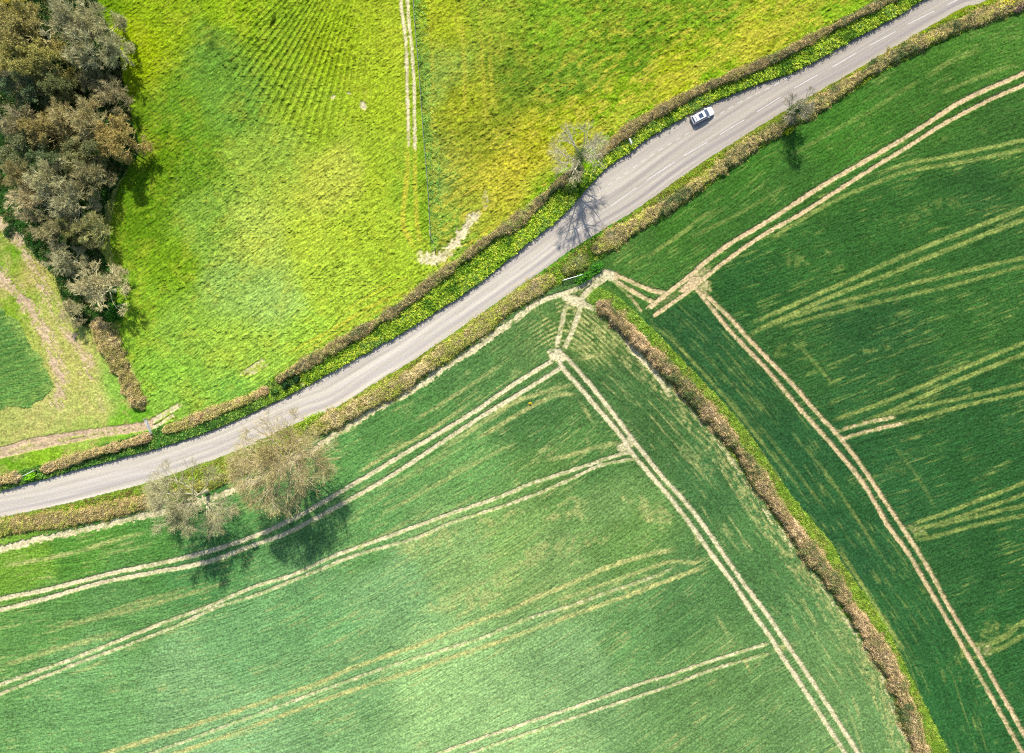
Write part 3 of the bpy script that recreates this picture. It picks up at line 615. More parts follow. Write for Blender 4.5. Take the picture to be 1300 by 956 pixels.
def reach(p, d, env, sd):
    """distance from p along d to an uneven ellipsoidal outline"""
    c, rad = env; q = (p-c)/rad; e = d/rad
    a = (e*e).sum(1); b = (q*e).sum(1); cc = (q*q).sum(1)-1
    t = (-b+np.sqrt(np.clip(b*b-a*cc, 1e-6, None)))/a
    az = np.arctan2(p[:, 1]+d[:, 1]*3, p[:, 0]+d[:, 0]*3)
    u = .78+.5*vnoise(az*2.2+20, p[:, 2]*.25+sd, 3)
    return np.clip(np.where(b*b-a*cc < 0, 0, t), 0, None)*u
def grow(P, Rr, n, tr, ln, spread, up, out, k, curl, rr, rg, centre_=None, env=None, sd=0):
    m_ = len(P); pi = rg.integers(0, m_, n) if n > m_ else rg.permutation(m_)[:n]
    if n > m_: pi = np.r_[np.arange(m_), rg.integers(0, m_, n-m_)]
    K = P.shape[1]; t = tr[0]+(tr[1]-tr[0])*rg.random(n)**.8; f = t*(K-1); i0 = np.minimum(f.astype(int), K-2); fr = (f-i0)[:, None]
    a = P[pi, i0]; b_ = P[pi, i0+1]; st_ = a*(1-fr)+b_*fr; tg = unit(b_-a); r0 = (Rr[pi, i0]*(1-fr[:, 0])+Rr[pi, i0+1]*fr[:, 0])*rr
    perp = unit(np.cross(tg, rg.normal(size=(n, 3)))); an = np.radians(spread*(.6+.7*rg.random(n)))[:, None]
    d = np.cos(an)*tg+np.sin(an)*perp
    if centre_ is not None and out: d = d+out*unit(st_-centre_)
    d[:, 2] += up; d = unit(d)
    L_ = ln*(.55+.75*rg.random(n))*(1-.35*t)
    if env is not None: L_ = np.minimum(L_, reach(st_, d, env, sd)+ln*.12)
    step = (L_/(k-1))[:, None]; pts = [st_]
    for _ in range(k-1):
        d = unit(d+curl*rg.normal(size=(n, 3))+np.array([0, 0, .04])); pts.append(pts[-1]+d*step)
    NP = np.stack(pts, 1); NR = r0[:, None]*np.linspace(1, .35, k)[None, :]
    return NP, NR
def tree_meshes(name, h, r, seed, n1=7, n2=42, n3=300, n4=2400, nt_=9000, nl=6000, twig=.03, leaf=.08, cb=(.30,.27,.22), ct=(.27,.23,.16), cl_=(.16,.17,.05), trunk_r=.3, fork=.25, round_=1.0, ivy=0):
    rg = np.random.default_rng(seed)
    th_ = h*fork
    K = 6; tz = np.linspace(-.4, th_*1.65, K); T0 = np.c_[np.cumsum(rg.normal(size=K)*.08)*1.0, np.cumsum(rg.normal(size=K)*.08), tz][None]; T0[0, 0, :2] = 0
    R0 = np.linspace(trunk_r*1.25, trunk_r*.16, K)[None]; R0[0, 0] = trunk_r*1.6
    # main limbs
    env = (np.array([0, 0, h*.55]), np.array([r, r, h*.46]))
    ang = np.arange(n1)*2.39996+rg.random(n1)*.5; el = np.radians(np.linspace(78, 14, n1)+8*rg.normal(size=n1))
    tt = np.clip(np.linspace(1, .42, n1)+.08*rg.normal(size=n1), .3, .97); tt[0] = .99; st_ = np.stack([np.interp(tt, np.linspace(0, 1, K), T0[0, :, i]) for i in range(3)], 1)
    d = np.c_[np.cos(ang)*np.cos(el), np.sin(ang)*np.cos(el), np.sin(el)]
    Lm = reach(st_, d, env, seed)*.82; k = 8; pts = [st_]
    for _ in range(k-1):
        d = unit(d+.10*rg.normal(size=(n1, 3))+np.array([0, 0, .03])); pts.append(pts[-1]+d*(Lm/(k-1))[:, None])
    P1 = np.stack(pts, 1); R1 = (trunk_r*.5*(.7+.5*rg.random(n1)))[:, None]*np.linspace(1, .25, k)
    cen = np.array([0, 0, h*.28])
    P2, R2 = grow(P1, R1, n2, (.12, .95), r*.6, 46, .06, .25, 6, .12, .72, rg, cen, env, seed)
    P3, R3 = grow(P2, R2, n3, (.12, 1), r*.36, 46, .05, .25, 5, .13, .7, rg, cen, env, seed)
    P4, R4 = grow(P3, R3, n4, (.1, 1), r*.22, 44, .05, .3, 4, .14, .6, rg, cen, env, seed)
    P5, R5 = grow(P4, R4, nt_, (.1, 1), max(.75, r*.13), 40, .1, .4, 3, .18, .6, rg, cen)
    vt, qt, _ = tubes(T0, R0, 10); a1 = tubes(P1, R1, 7)
    ct_ = np.array(cb); 
    V = [vt, a1[0]]; Q = [qt, a1[1]+len(vt)]; C = [np.tile(ct_, (len(vt), 1)), np.tile(ct_, (len(a1[0]), 1))]
    trunk = mesh_np(name+'_trunk', np.vstack(V), np.vstack(Q), M_BARK, np.vstack(C)*(.85+.3*rg.random((len(np.vstack(V)), 1))), True)
    V = []; Q = []; C = []; off = 0
    def add(res, n_, base_, var):
        nonlocal off
        v, q, per = res; V.append(v); Q.append(q+off); off += len(v)
        c = np.array(base_)*(1+var*(rg.random((n_, 1))-.5)*2); C.append(np.repeat(c, per, axis=0))
    add(tubes(P2, R2, 5), len(P2), cb, .15); add(tubes(P3, np.maximum(R3, twig*.9), 4), len(P3), cb, .2)
    add(tubes(P4, np.maximum(R4, twig*.5), 3), len(P4), (np.array(cb)+np.array(ct))/2, .25)
    add(strips(P5, np.full(P5.shape[:2], twig)*np.array([1, .8, .4]), rg), len(P5), ct, .35)
    crown = mesh_np(name+'_branches', np.vstack(V), np.vstack(Q), M_BARK, np.vstack(C))
    lv = None
    if nl:
        pi = rg.integers(0, len(P5), nl); pk = rg.integers(1, 3, nl); P = P5[pi, pk]+rg.normal(size=(nl, 3))*.07*r/4
        v, q, _ = leaves(P, leaf, rg, .4); c = np.array(cl_)*(1+.4*(rg.random((nl, 1))-.5)*2); c = np.repeat(c, 4, axis=0)
        if ivy:
            ni = ivy; f = rg.random(ni)*.95; pl = rg.integers(0, n1, ni); ki = (f*4).astype(int)
            Pi = np.where((rg.random(ni) < .55)[:, None], np.c_[rg.normal(size=ni)*.45, rg.normal(size=ni)*.45, rg.random(ni)*th_*1.7], P1[pl, ki]+rg.normal(size=(ni, 3))*.35)
            v2, q2, _ = leaves(Pi, .13, rg, .4); q = np.vstack([q, q2+len(v)]); v = np.vstack([v, v2])
            c = np.vstack([c, np.repeat(np.array((.11, .17, .05))*(1+.5*(rg.random((ni, 1))-.5)*2), 4, axis=0)])
        lv = mesh_np(name+'_foliage', v, q, M_LEAF, c)
    return trunk, crown, lv
def place_tree(name, meshes, x, y, label, cat='tree', group=None, sc=(1, 1, 1), rz=0, tint=(1, 1, 1), ltint=(1, 1, 1)):
    e = empty(name, (x, y, float(ground_z(x, y))), label, cat, group, rz); e.scale = sc
    o = link('trunk', meshes[0], e); o.color = (*tint, 1); o = link('branches', meshes[1], e); o.color = (*tint, 1)
    if meshes[2]: o = link('foliage', meshes[2], e); o.color = (*ltint, 1)
    return e

# ------------------------------------------------------------------ the single trees by the road
tm = tree_meshes('great_oak', 19, 9.6, 101, n1=14, n2=120, n3=800, n4=4300, nt_=11000, nl=14000, twig=.031, leaf=.10, cb=(.52,.45,.32), ct=(.42,.35,.18), cl_=(.42,.39,.13), trunk_r=.42, fork=.38)
place_tree('oak_tree', tm, *WH(356,588,14)[:2], 'largest lone spreading tree beside the road, beige twigs with olive buds, overhanging the carriageway', tint=(.92, .89, .76))
tm = tree_meshes('pale_tree', 15, 8.4, 212, n1=11, n2=70, n3=440, n4=2800, nt_=8500, nl=10000, twig=.03, leaf=.09, cb=(.46,.42,.30), ct=(.42,.38,.23), cl_=(.36,.37,.16), trunk_r=.34, fork=.34)
place_tree('ash_tree', tm, *WH(238,636,10)[:2], 'sparse greyish bare tree left of the largest roadside tree, shadow on the twin tracks', tint=(.86, .86, .74))
tm = tree_meshes('layby_tree', 17, 6.2, 333, n1=10, n2=46, n3=240, n4=1200, nt_=3400, nl=4200, twig=.026, leaf=.08, cb=(.46,.42,.31), ct=(.44,.39,.21), cl_=(.42,.38,.14), trunk_r=.3, fork=.36, ivy=5200)
place_tree('bare_tree', tm, *WH(739,190,13)[:2], 'tall pale leafless tree in the hedge below the layby, casting branch shadows across the road')
tm = tree_meshes('ivy_tree', 10, 3.2, 414, n1=8, n2=36, n3=190, n4=750, nt_=1700, nl=1500, twig=.03, leaf=.09, cb=(.36,.32,.24), ct=(.32,.28,.18), cl_=(.16,.18,.07), trunk_r=.2, fork=.35, ivy=5200)
place_tree('ivy_clad_tree', tm, *WH(1016,134,6)[:2], 'small dark ivy-clad tree standing in the hedge to the right of the white car')

# ------------------------------------------------------------------ the wood
var = []
for i, (h_, r_, sd) in enumerate([(12, 4.6, 1), (11, 4.2, 2), (12.5, 4.4, 3), (10, 4.4, 4)]):
    var.append(tree_meshes('bare_wood_tree', h_, r_, 900+sd, n1=11, n2=52, n3=300, n4=1800, nt_=6500, nl=3000, twig=.044, leaf=.10, cb=(.56,.53,.41), ct=(.48,.44,.30), cl_=(.30,.30,.12), trunk_r=.26, fork=.25))
den = []
for i, (h_, r_, sd) in enumerate([(10.5, 4.4, 5), (9.5, 4.2, 6)]):
    den.append(tree_meshes('leafy_wood_tree', h_, r_, 950+sd, n1=11, n2=52, n3=300, n4=1900, nt_=6000, nl=17000, twig=.036, leaf=.14, cb=(.50,.46,.34), ct=(.48,.43,.26), cl_=(.37,.34,.13), trunk_r=.24, fork=.25))
GW = 'trees of the wood at the top left'
B, D = 'b', 'd'
grey = (.92, .92, .76); pale = (1.12, 1.12, .9); tan = (1.0, .92, .62); brown = (.78, .74, .52); dkb = (.6, .62, .45); olive = (.84, .86, .5); purp = (.8, .74, .58)
wood_list = [
 (12,-6,15,D,olive,(2.3,2.1,.8),9,'yellow-green leafing tree in the extreme top left corner of the wood','tree'),
 (28,34,30,D,tan,(.95,.92,.7),11,'broad olive-brown crown just below the yellow corner tree of the wood','tree'),
 (82,28,28,B,grey,(.8,.9,.8),12,'grey bare tree at the top of the wood, second crown from its right edge','tree'),
 (118,22,22,B,pale,(1,1.1,1),11,'pale grey-green bare tree at the top right edge of the wood','tree'),
 (104,58,24,B,pale,(.8,.9,.8),12,'whitish forked bare tree above the darkest gap of the wood','tree'),
 (140,62,19,B,pale,(.9,1.3,.9),9,'thin see-through tree leaning out over the meadow from the upper wood edge','tree'),
 (18,76,26,D,olive,(1.15,1.15,.8),11,'olive leafing tree at the left edge of the photo, below the olive-brown crown','tree'),
 (54,72,23,D,olive,(1.2,1.2,.8),11,'yellow-olive crown between the left photo edge and the darkest gap of the wood','tree'),
 (30,108,24,D,dkb,(.38,.65,.7),9,'dark green tree in the middle of the upper wood above the grey-purple crown','tree'),
 (72,104,19,D,olive,(.6,.75,.7),9,'dark olive tree bordering the left side of the darkest gap','tree'),
 (4,98,15,B,grey,(.6,.6,.6),11,'small light grey crown cut by the left photo edge in the upper wood','tree'),
 (118,98,17,B,dkb,(.5,.5,.5),5,'low dark purple-brown shrubby tree under the darkest gap','tree'),
 (140,118,18,B,purp,(.8,.7,.5),8,'thin purplish-brown tree above the round orange-brown one','tree'),
 (76,146,21,B,tan,(1.1,.95,.65),10,'orange-tan twiggy crown left of the broad tan crown, middle of the wood','tree'),
 (112,150,26,B,tan,(1.1,.95,.8),11,'broad tan crown touching the round orange-brown tree on its left','tree'),
 (152,175,26,D,(1.0,.86,.58),(1.15,.98,.72),9,'round dense orange-brown tree at the right edge of the wood with a dark round shadow','tree'),
 (18,156,23,B,purp,(.7,.7,.7),11,'grey-purple bare crown at the left photo edge, middle of the wood','tree'),
 (50,168,21,D,tan,(.95,.85,.7),10,'tan and olive tree in the heart of the wood beside the grey-purple crown','tree'),
 (20,196,23,D,dkb,(.6,.75,.8),9,'dark olive tree at the left photo edge below the grey-purple crown','tree'),
 (60,202,20,D,dkb,(.45,.7,.7),9,'dark green tree above the large white-limbed crown','tree'),
 (100,192,24,D,olive,(.6,.7,.7),9,'olive-grey tree left of the shadow of the round orange-brown tree','tree'),
 (106,222,22,B,brown,(.6,.7,.6),10,'dark brown feathery tree at the right edge of the wood below its shadowed bay','tree'),
 (62,228,25,B,pale,(.9,.95,.7),12,'large crown with whitish limbs in the lower half of the wood','tree'),
 (24,222,16,B,tan,(1,.9,.7),10,'small pale tan crown left of the white-limbed crown','tree'),
 (30,252,24,B,(1.15,1.05,.85),(.9,.8,.7),10,'pinkish-beige feathery tree at the lower left edge of the wood','tree'),
 (84,254,24,B,grey,(.7,.8,.7),11,'grey bare tree right below the white-limbed crown','tree'),
 (62,288,22,B,brown,(.8,.9,.8),9,'brown-grey twiggy tree bordering the track of the left headland','tree'),
 (116,292,19,B,olive,(1.3,1.35,1.2),9,'pale olive feathery tree sticking out to the right above the lower end of the wood','tree'),
 (88,290,15,D,olive,(1.0,1.1,.9),8,'small olive tree between the brown-grey and the pale olive feathery trees','tree'),
 (78,326,20,B,grey,(.8,.9,.8),8,'grey-beige tree just above the pale lowest tree of the wood','tree'),
 (122,366,29,B,(1.05,1.0,.8),(1.1,1.05,1),10,'pale beige bare tree forming the lowest tip of the wood, above the clipped hedge','tree'),
 (92,396,15,B,(1.05,1.0,.78),(1,1,.8),5,'low pale beige shrubby tree at the foot of the lowest tree of the wood','tree'),
]
rg = np.random.default_rng(5)
for i, (px, py, rr_, kd, tint, lt, h_, lab, cat) in enumerate(wood_list):
    src = var[i % 4] if kd == B else den[i % 2]
    rad = [4.6, 4.2, 4.4, 4.4][i % 4] if kd == B else [4.4, 4.2][i % 2]; hh = [12, 11, 12.5, 10][i % 4] if kd == B else [10.5, 9.5][i % 2]
    x, y, _ = WH(px, py, h_*.75); s = rr_*S/rad*(1.2 if kd == B else 1.12)
    place_tree('bare_tree' if kd == B else 'leafing_tree', src, x, y, lab, cat, GW, (s, s, h_/hh), rg.random()*6.28, (tint[0]*.86, tint[1]*.86, tint[2]*.78), tuple(c*.9 for c in lt))

# ------------------------------------------------------------------ hedges and bushes
def hedge(name, path, hw, h, label, pal, dens=1.0, seed=0, endround=True, cat='hedge', group=None, gapn=.0, name2='twigs'):
    rg = np.random.default_rng(seed+50)
    P = np.c_[(path[:, 0]-CX)*S, (CY-path[:, 1])*S]
    L_ = np.r_[0, np.cumsum(np.linalg.norm(np.diff(P, axis=0), axis=1))]; tot = L_[-1]
    T = np.gradient(P, axis=0); T /= np.linalg.norm(T, axis=1)[:, None]
    def at(t, u):
        cx = np.interp(t, L_, P[:, 0]); cy = np.interp(t, L_, P[:, 1]); tx = np.interp(t, L_, T[:, 0]); ty = np.interp(t, L_, T[:, 1])
        return cx-ty*u, cy+tx*u
    def prof(t):
        return .96+.5*(fbm(t, t*0+seed*3.1, 1.5, 4, seed)-.5)*2+.45*(fbm(t, t*0+seed*5.3, 7, 2, seed+2)-.5)*2, 1+.4*(fbm(t, t*0+seed*7.7, 3.0, 3, seed+9)-.5)*2
    root = empty(name, (P[len(P)//2][0], P[len(P)//2][1], float(ground_z(*P[len(P)//2]))), label, cat, group)
    r0 = np.array(root.location)
    # inner mass of stems: a lumpy loaf
    nt2 = max(6, int(tot/.35)); ts = np.linspace(0, tot, nt2); wv, hv = prof(ts); endf = np.clip(np.minimum(ts, tot-ts)/(hw*.9)+.15, 0, 1)**.5
    ring = [(-1, -.35), (-.98, .35), (-.82, .75), (-.4, .92), (.1, .95), (.55, .88), (.88, .66), (1, .3), (1, -.35)]
    Vc = []
    for (u, v) in ring:
        x, y = at(ts, u*hw*.72*wv*endf+rg.normal(size=nt2)*.06)
        zz = ground_z(x, y)*0+.15+v*h*.78*hv*np.minimum(1, endf+.1)+rg.normal(size=nt2)*.05
        Vc.append(np.c_[x, y, zz])
    Vc = np.stack(Vc, 1).reshape(-1, 3)-r0; kk = len(ring); idx = np.arange(nt2*kk).reshape(nt2, kk)
    Qc = np.stack([idx[:-1, :-1], idx[:-1, 1:], idx[1:, 1:], idx[1:, :-1]], -1).reshape(-1, 4)
    cc = np.array((.13, .11, .07))*(.6+.8*rg.random((len(Vc), 1)))
    link('stems', mesh_np('hedge_stems', Vc, Qc, M_BARK, cc), root)
    # twigs and leaves over and through it
    n = int(tot*hw*2*330*dens); t_ = rg.random(n)*tot; u = (rg.random(n)*2-1)*(1+.16*np.abs(rg.normal(size=n)))*(1+.35*(fbm(t_, t_*0+seed, .8, 2, seed+40)-.5)*2)
    wv, hv = prof(t_); ef = np.clip(np.minimum(t_, tot-t_)/(hw*.9)+.1, 0, 1)**.5
    x, y = at(t_, u*hw*wv*ef)
    top = np.sqrt(np.clip(1-np.abs(u)**3.2, .02, 1)); fz = 1-np.abs(rg.normal(size=n))*.28
    zz = .15+h*hv*ef*top*np.clip(fz, .1, 1.08)*(.78+.44*vnoise(x*1.6, y*1.6, seed))+.12*rg.normal(size=n)
    # colour clumps along the hedge
    q = fbm(x+u, y, 1.6, 3, seed+3); q2 = fbm(x, y, .7, 2, seed+5); q3 = fbm(x, y, 7.0, 2, seed+8)
    pal = [np.array(c) for c in pal]; k = len(pal)
    f = np.clip(((q-.5)*1.5+(q3-.5)*1.3+.5)+.28*rg.normal(size=n), 0, .999)*k; ci = f.astype(int)
    C = np.stack(pal)[ci]*(.55+.9*rg.random((n, 1)))*(.75+.5*q2[:, None])
    lf = rg.random(n) < .6
    Pp = np.c_[x, y, zz]-r0
    tw = Pp[~lf]; m_ = len(tw); d = rg.normal(size=(m_, 3))*.75; d[:, 2] += .5; d = unit(d); ln = (.22+.32*rg.random(m_))[:, None]
    PL = np.stack([tw-d*ln/2, tw+d*ln/2], 1)
    v, qd, per = strips(PL, np.tile([.035, .02], (m_, 1))*1.5, rg)
    link(name2, mesh_np('hedge_twigs', v, qd, M_BARK, np.repeat(C[~lf], per, axis=0)), root)
    v, qd, per = leaves(Pp[lf], .11, rg, 1.2)
    link('foliage', mesh_np('hedge_foliage', v, qd, M_LEAF, np.repeat(C[lf], per, axis=0)), root)
    return root
KV = .95
def vg(c): return np.minimum(alb(c, KV), .72)
br = vg((182,165,108)); rd = vg((182,154,108)); tn = vg((215,198,142)); gr = vg((135,150,65)); yg = vg((180,185,75)); dg = vg((80,105,55)); ol = vg((155,148,80)); pk = vg((208,182,138))
sub = lambda C, a, b_: C[(C[:, 0] <= a) & (C[:, 0] >= b_)]
bw = vg((148,126,88))
GN = 'clipped hedges along the roads and fields'
hb = [br, tn, ol, br, rd]
hedge('hedge', sub(HEDGE_N, 1300, 752), 1.15, 1.7, 'brown clipped hedge running above the layby and the white car to the top edge', [dg, br, bw, rd, bw, ol], 1, 1, group=GN)
hedge('hedge', sub(HEDGE_N, 742, 352), 1.25, 1.7, 'long brown hedge above the road between the tall bare tree and the dark bushes', [gr, ol, br, bw, br, bw, rd, dg], 1, 2, group=GN)
hedge('hedge', sub(HEDGE_N, 347, 206), 1.05, 1.3, 'low brown-green hedge opposite the largest roadside tree, right of the grey gate', [ol, br, yg, tn, rd], 1, 3, group=GN)
hedge('hedge', sub(HEDGE_N, 198, 52), 1.05, 1.7, 'reddish-brown clipped hedge between the grey field gate and the pale gate', [rd, br, pk, ol, br], 1, 4, group=GN)
hedge('hedge', sub(HEDGE_N, 32, -120), 1.1, 1.7, 'short brown hedge cut by the left photo edge, beyond the pale gate', [rd, br, ol, pk], 1, 5, group=GN)
hedge('hedge', sub(HEDGE_S, 1400, 752), 1.45, 1.5, 'brown hedge below the road from the top right corner to the field entrance', [dg, ol, br, rd, pk, yg], 1, 6, group=GN)
hedge('hedge', sub(HEDGE_S, 706, 392), 1.5, 1.4, 'olive and reddish hedge below the road between the field entrance and the largest roadside tree', [yg, ol, gr, rd, br, tn], 1, 7, group=GN)
hedge('hedge', sub(HEDGE_S, 208, -120), 1.6, 1.1, 'low olive and reddish hedge below the road at the left photo edge', [gr, yg, ol, rd, br], 1, 8, group=GN)
hedge('hedge', sub(HEDGE_S, 388, 214), 1.3, 1.0, 'scrubby olive hedge under the two big roadside trees', [gr, ol, yg, br], .9, 9, group=GN)
hedge('hedge', sub(HEDGE_S, 748, 712), 1.6, 1.5, 'short bushy olive-green hedge piece right behind the long metal gate', [gr, dg, ol, yg], 1, 19, group=GN)
hedge('hedge', HEDGE_M, 1.55, 2.1, 'long brown hedge with a bright grass edge dividing the two wheat fields', [dg, ol, bw, br, bw, rd, bw, pk], 1.0, 10, group=GN)
hedge('hedge', HEDGE_L, 2.1, 2.0, 'thick brown hedge running down from the wood to the grey gate', [ol, br, rd, tn], 1, 11, group=GN)
def bush(px, py, rx, ry, h, label, pal, seed, ang=0, name='bush', group=None, dens=1.0):
    rg = np.random.default_rng(seed+500); x, y, _ = W(px, py); root = empty(name, (x, y, float(ground_z(x, y))), label, 'bush', group, math.radians(-ang))
    n = int(rx*ry*420*dens)+120; d = unit(rg.normal(size=(n, 3))); d[:, 2] = np.abs(d[:, 2]); rr_ = (.45+.55*rg.random(n)**.5)*(1+.35*(vnoise(d[:, 0]*2.5+seed, d[:, 1]*2.5)-.5)*2)
    P = d*rr_[:, None]*np.array([rx, ry, h]); P[:, 2] += .05
    C = np.stack([np.array(c) for c in pal])[rg.integers(0, len(pal), n)]*(.5+1.0*rg.random((n, 1)))
    v, q, per = leaves(P, .17, rg, .5); link('foliage', mesh_np('bush_foliage', v, q, M_LEAF, np.repeat(C, 4, axis=0)), root)
    m_ = 26; st_ = np.zeros((m_, 3)); st_[:, :2] = rg.normal(size=(m_, 2))*.1*rx; e_ = unit(rg.normal(size=(m_, 3))+[0, 0, 1.2])*np.array([rx, ry, h])*.8; e_[:, 2] = np.abs(e_[:, 2])
    PL = np.stack([st_, (st_+e_)/2+rg.normal(size=(m_, 3))*.05, e_], 1); v, q, per = tubes(PL, np.tile([.03, .02, .01], (m_, 1)), 4)
    link('stems', mesh_np('bush_stems', v, q, M_BARK, np.tile((.12, .1, .07), (len(v), 1))), root)
    return root
dgn = [vg((28,62,28)), vg((45,85,30)), vg((25,55,35))]
bgn = [vg((120,180,30)), vg((160,205,40)), vg((90,160,35))]
bush(378.5,481,.75,.85,1.3,'small round dark green bush right beside the little path gap in the verge',dgn,1,0,dens=2)
bush(366,488.5,1.15,.65,1.3,'oblong dark green bush left of the little path gap in the verge',dgn,2,-28,dens=2)
bush(350,497,.8,.45,.9,'smallest dark bush, farthest left of the dark ones in the roadside verge',[dgn[1],vg((90,130,45))],3,-20,dens=1.5)
bush(42,604,1.3,.9,1.0,'bright lime-green bush in the gap in front of the pale gate at far left',bgn,4,-20,dens=1.6)
bush(15,-2,2.6,1.4,2.0,'yellow flowering bush under the trees at the extreme top left corner',[vg((190,190,20)),vg((150,180,20))],5,0)
bush(118,3,1.3,1.0,1.5,'dark green bush at the meadow corner of the wood, top edge of the photo',dgn,6,20)
bush(106,402,1.1,1.9,1.3,'dark green bush beside the clipped hedge at the lowest tip of the wood',dgn+[vg((60,110,45))],7,-15)
bush(14,293,1.6,.8,1.3,'dark green bush at the left edge of the photo where the wood meets the track',dgn+[vg((60,110,45))],8,-50)
bush(150,395,1.5,2.0,.7,'dark leafy bramble patch right of the lowest tree of the wood',[vg((45,110,25)),vg((70,140,25)),vg((35,90,30))],9,0,'bramble_patch')
bush(1278,6,2.8,1.1,1.2,'yellow flowering gorse bush by the road at the top right corner',[vg((225,205,50)),vg((200,200,40)),vg((170,170,60))],10,-20,'gorse_bush')
bush(1000,166,1.6,.7,.7,'low yellow-green bush at the hedge foot between the road and the ivy-clad tree',[vg((200,195,40)),vg((150,180,35))],11,-35)
bush(742,352,2.0,1.0,1.6,'lush green bush hanging over the end of the long metal gate',[vg((70,140,35)),vg((110,170,40)),vg((45,100,30))],12,-30,dens=1.3)
bush(757,341,1.4,1.0,1.3,'bright green bush at the corner of the right-hand wheat field by the entrance',[vg((80,150,40)),vg((60,120,35))],13,-30,dens=1.3)
bush(724,238,1.6,1.2,1.8,'ivy-green bush at the foot of the tall bare tree',[vg((110,140,55)),vg((70,110,45)),vg((150,160,70))],14,-35,dens=1.2)
bush(673,512,.28,.22,.3,'tiny orange-yellow flowering weed alone in the lower wheat field',[vg((225,175,40)),vg((200,190,60))],15,0,'flowering_weed',dens=2)
bush(398,533,2.3,1.2,1.4,'bright green bush between the road and the right side of the largest roadside tree',[vg((150,180,50)),vg((110,150,40)),vg((175,195,60))],16,-30,dens=1.1)
bush(1290,52/4,1.0,.8,1.2,'purplish bare bush beside the gorse at the top right corner',[vg((120,95,90)),vg((150,130,110))],17,-20)

# low plants of the verges: clumps of broad leaves
def clumps(name, xs, ys, pal, size, nleaf, spread, hgt, seed, kind='stuff'):
    rg = np.random.default_rng(seed); n = len(xs); zz = ground_z(xs, ys)
    cx = np.repeat(xs, nleaf); cy = np.repeat(ys, nleaf); sz = np.repeat(.5+.9*rg.random(n), nleaf)
    P = np.c_[cx+rg.normal(size=n*nleaf)*spread*sz, cy+rg.normal(size=n*nleaf)*spread*sz, np.repeat(zz, nleaf)+rg.random(n*nleaf)*hgt*sz]
    v, q, per = leaves(P, size, rg, 1.2)
    ci = np.clip(((fbm(xs, ys, 2.5, 2, seed)-.5)*1.6+.5+rg.normal(size=n)*.2), 0, .999)*len(pal)
    C = np.stack(pal)[ci.astype(int)]*(.7+.6*rg.random((n, 1))); C = np.repeat(C, nleaf, axis=0)*(.75+.5*rg.random((n*nleaf, 1)))
    o = link(name, mesh_np(name, v, q, M_LEAF, np.repeat(C, 4, axis=0)), kind=kind)
    return o
def scatter(mask, n, seed):
    rg = np.random.default_rng(seed); j, i = np.nonzero(mask); k = rg.integers(0, len(j), n)
    return XW[j[k], i[k]]+(rg.random(n)-.5)*ST, YW[j[k], i[k]]+(rg.random(n)-.5)*ST
inner = (XW > -112) & (XW < 112)
limes = [vg(c) for c in ((80,120,35),(130,162,40),(155,182,50),(195,202,68),(115,150,65))]
o = clumps('verge_plants', *scatter((reg == R_NV) & inner & (dN > 4) & (PX > 360), 9500, 1), limes, .17, 9, .14, .45, 3)
o['label'] = 'lush lime-green plants covering the upper roadside verge'; o['category'] = 'verge plants'
o = clumps('verge_grass', *scatter((reg == R_NV) & inner & (PX <= 360), 3200, 2), [vg(c) for c in ((75,115,45),(105,145,55),(145,170,75),(60,95,42))], .13, 8, .14, .35, 4)
o['label'] = 'green grass on the narrow verge of the road at the left'; o['category'] = 'verge grass'
o = clumps('verge_grass', *scatter((reg == R_SV) & inner & (dRS > 2.5), 12500, 5), [vg(c) for c in ((110,150,40),(150,165,50),(165,150,75),(140,180,45),(120,110,60))], .13, 8, .15, .4, 6)
o['label'] = 'olive and yellowish rough grass on the lower roadside verge'; o['category'] = 'verge grass'
o = clumps('margin_grass', *scatter((reg == R_MID) & (YW > -94), 7500, 7), [vg(c) for c in ((95,135,45),(130,165,50),(165,190,75),(75,110,42),(150,155,75))], .12, 8, .14, .3, 8)
o['label'] = 'bright green rough grass on both sides of the hedge between the wheat fields'; o['category'] = 'margin grass'
o = clumps('woodland_undergrowth', *scatter((reg == R_WOOD) & (XW > -110) & (YW < 78), 6000, 9), [vg(c) for c in ((45,75,32),(70,95,40),(95,98,52),(105,95,58))], .2, 8, .3, .9, 10)
o['label'] = 'dark undergrowth beneath the wood'; o['category'] = 'undergrowth'
gm = (reg == R_PAST) & (dist_poly(PX, PY, FENCE[::3])[0] < 16)
o = clumps('fence_grass', *scatter(gm, 700, 11), [vg(c) for c in ((130,175,70),(160,200,90),(110,160,70))], .13, 7, .14, .3, 12)
o['label'] = 'greyish-green long grass along the wire fence'; o['category'] = 'long grass'

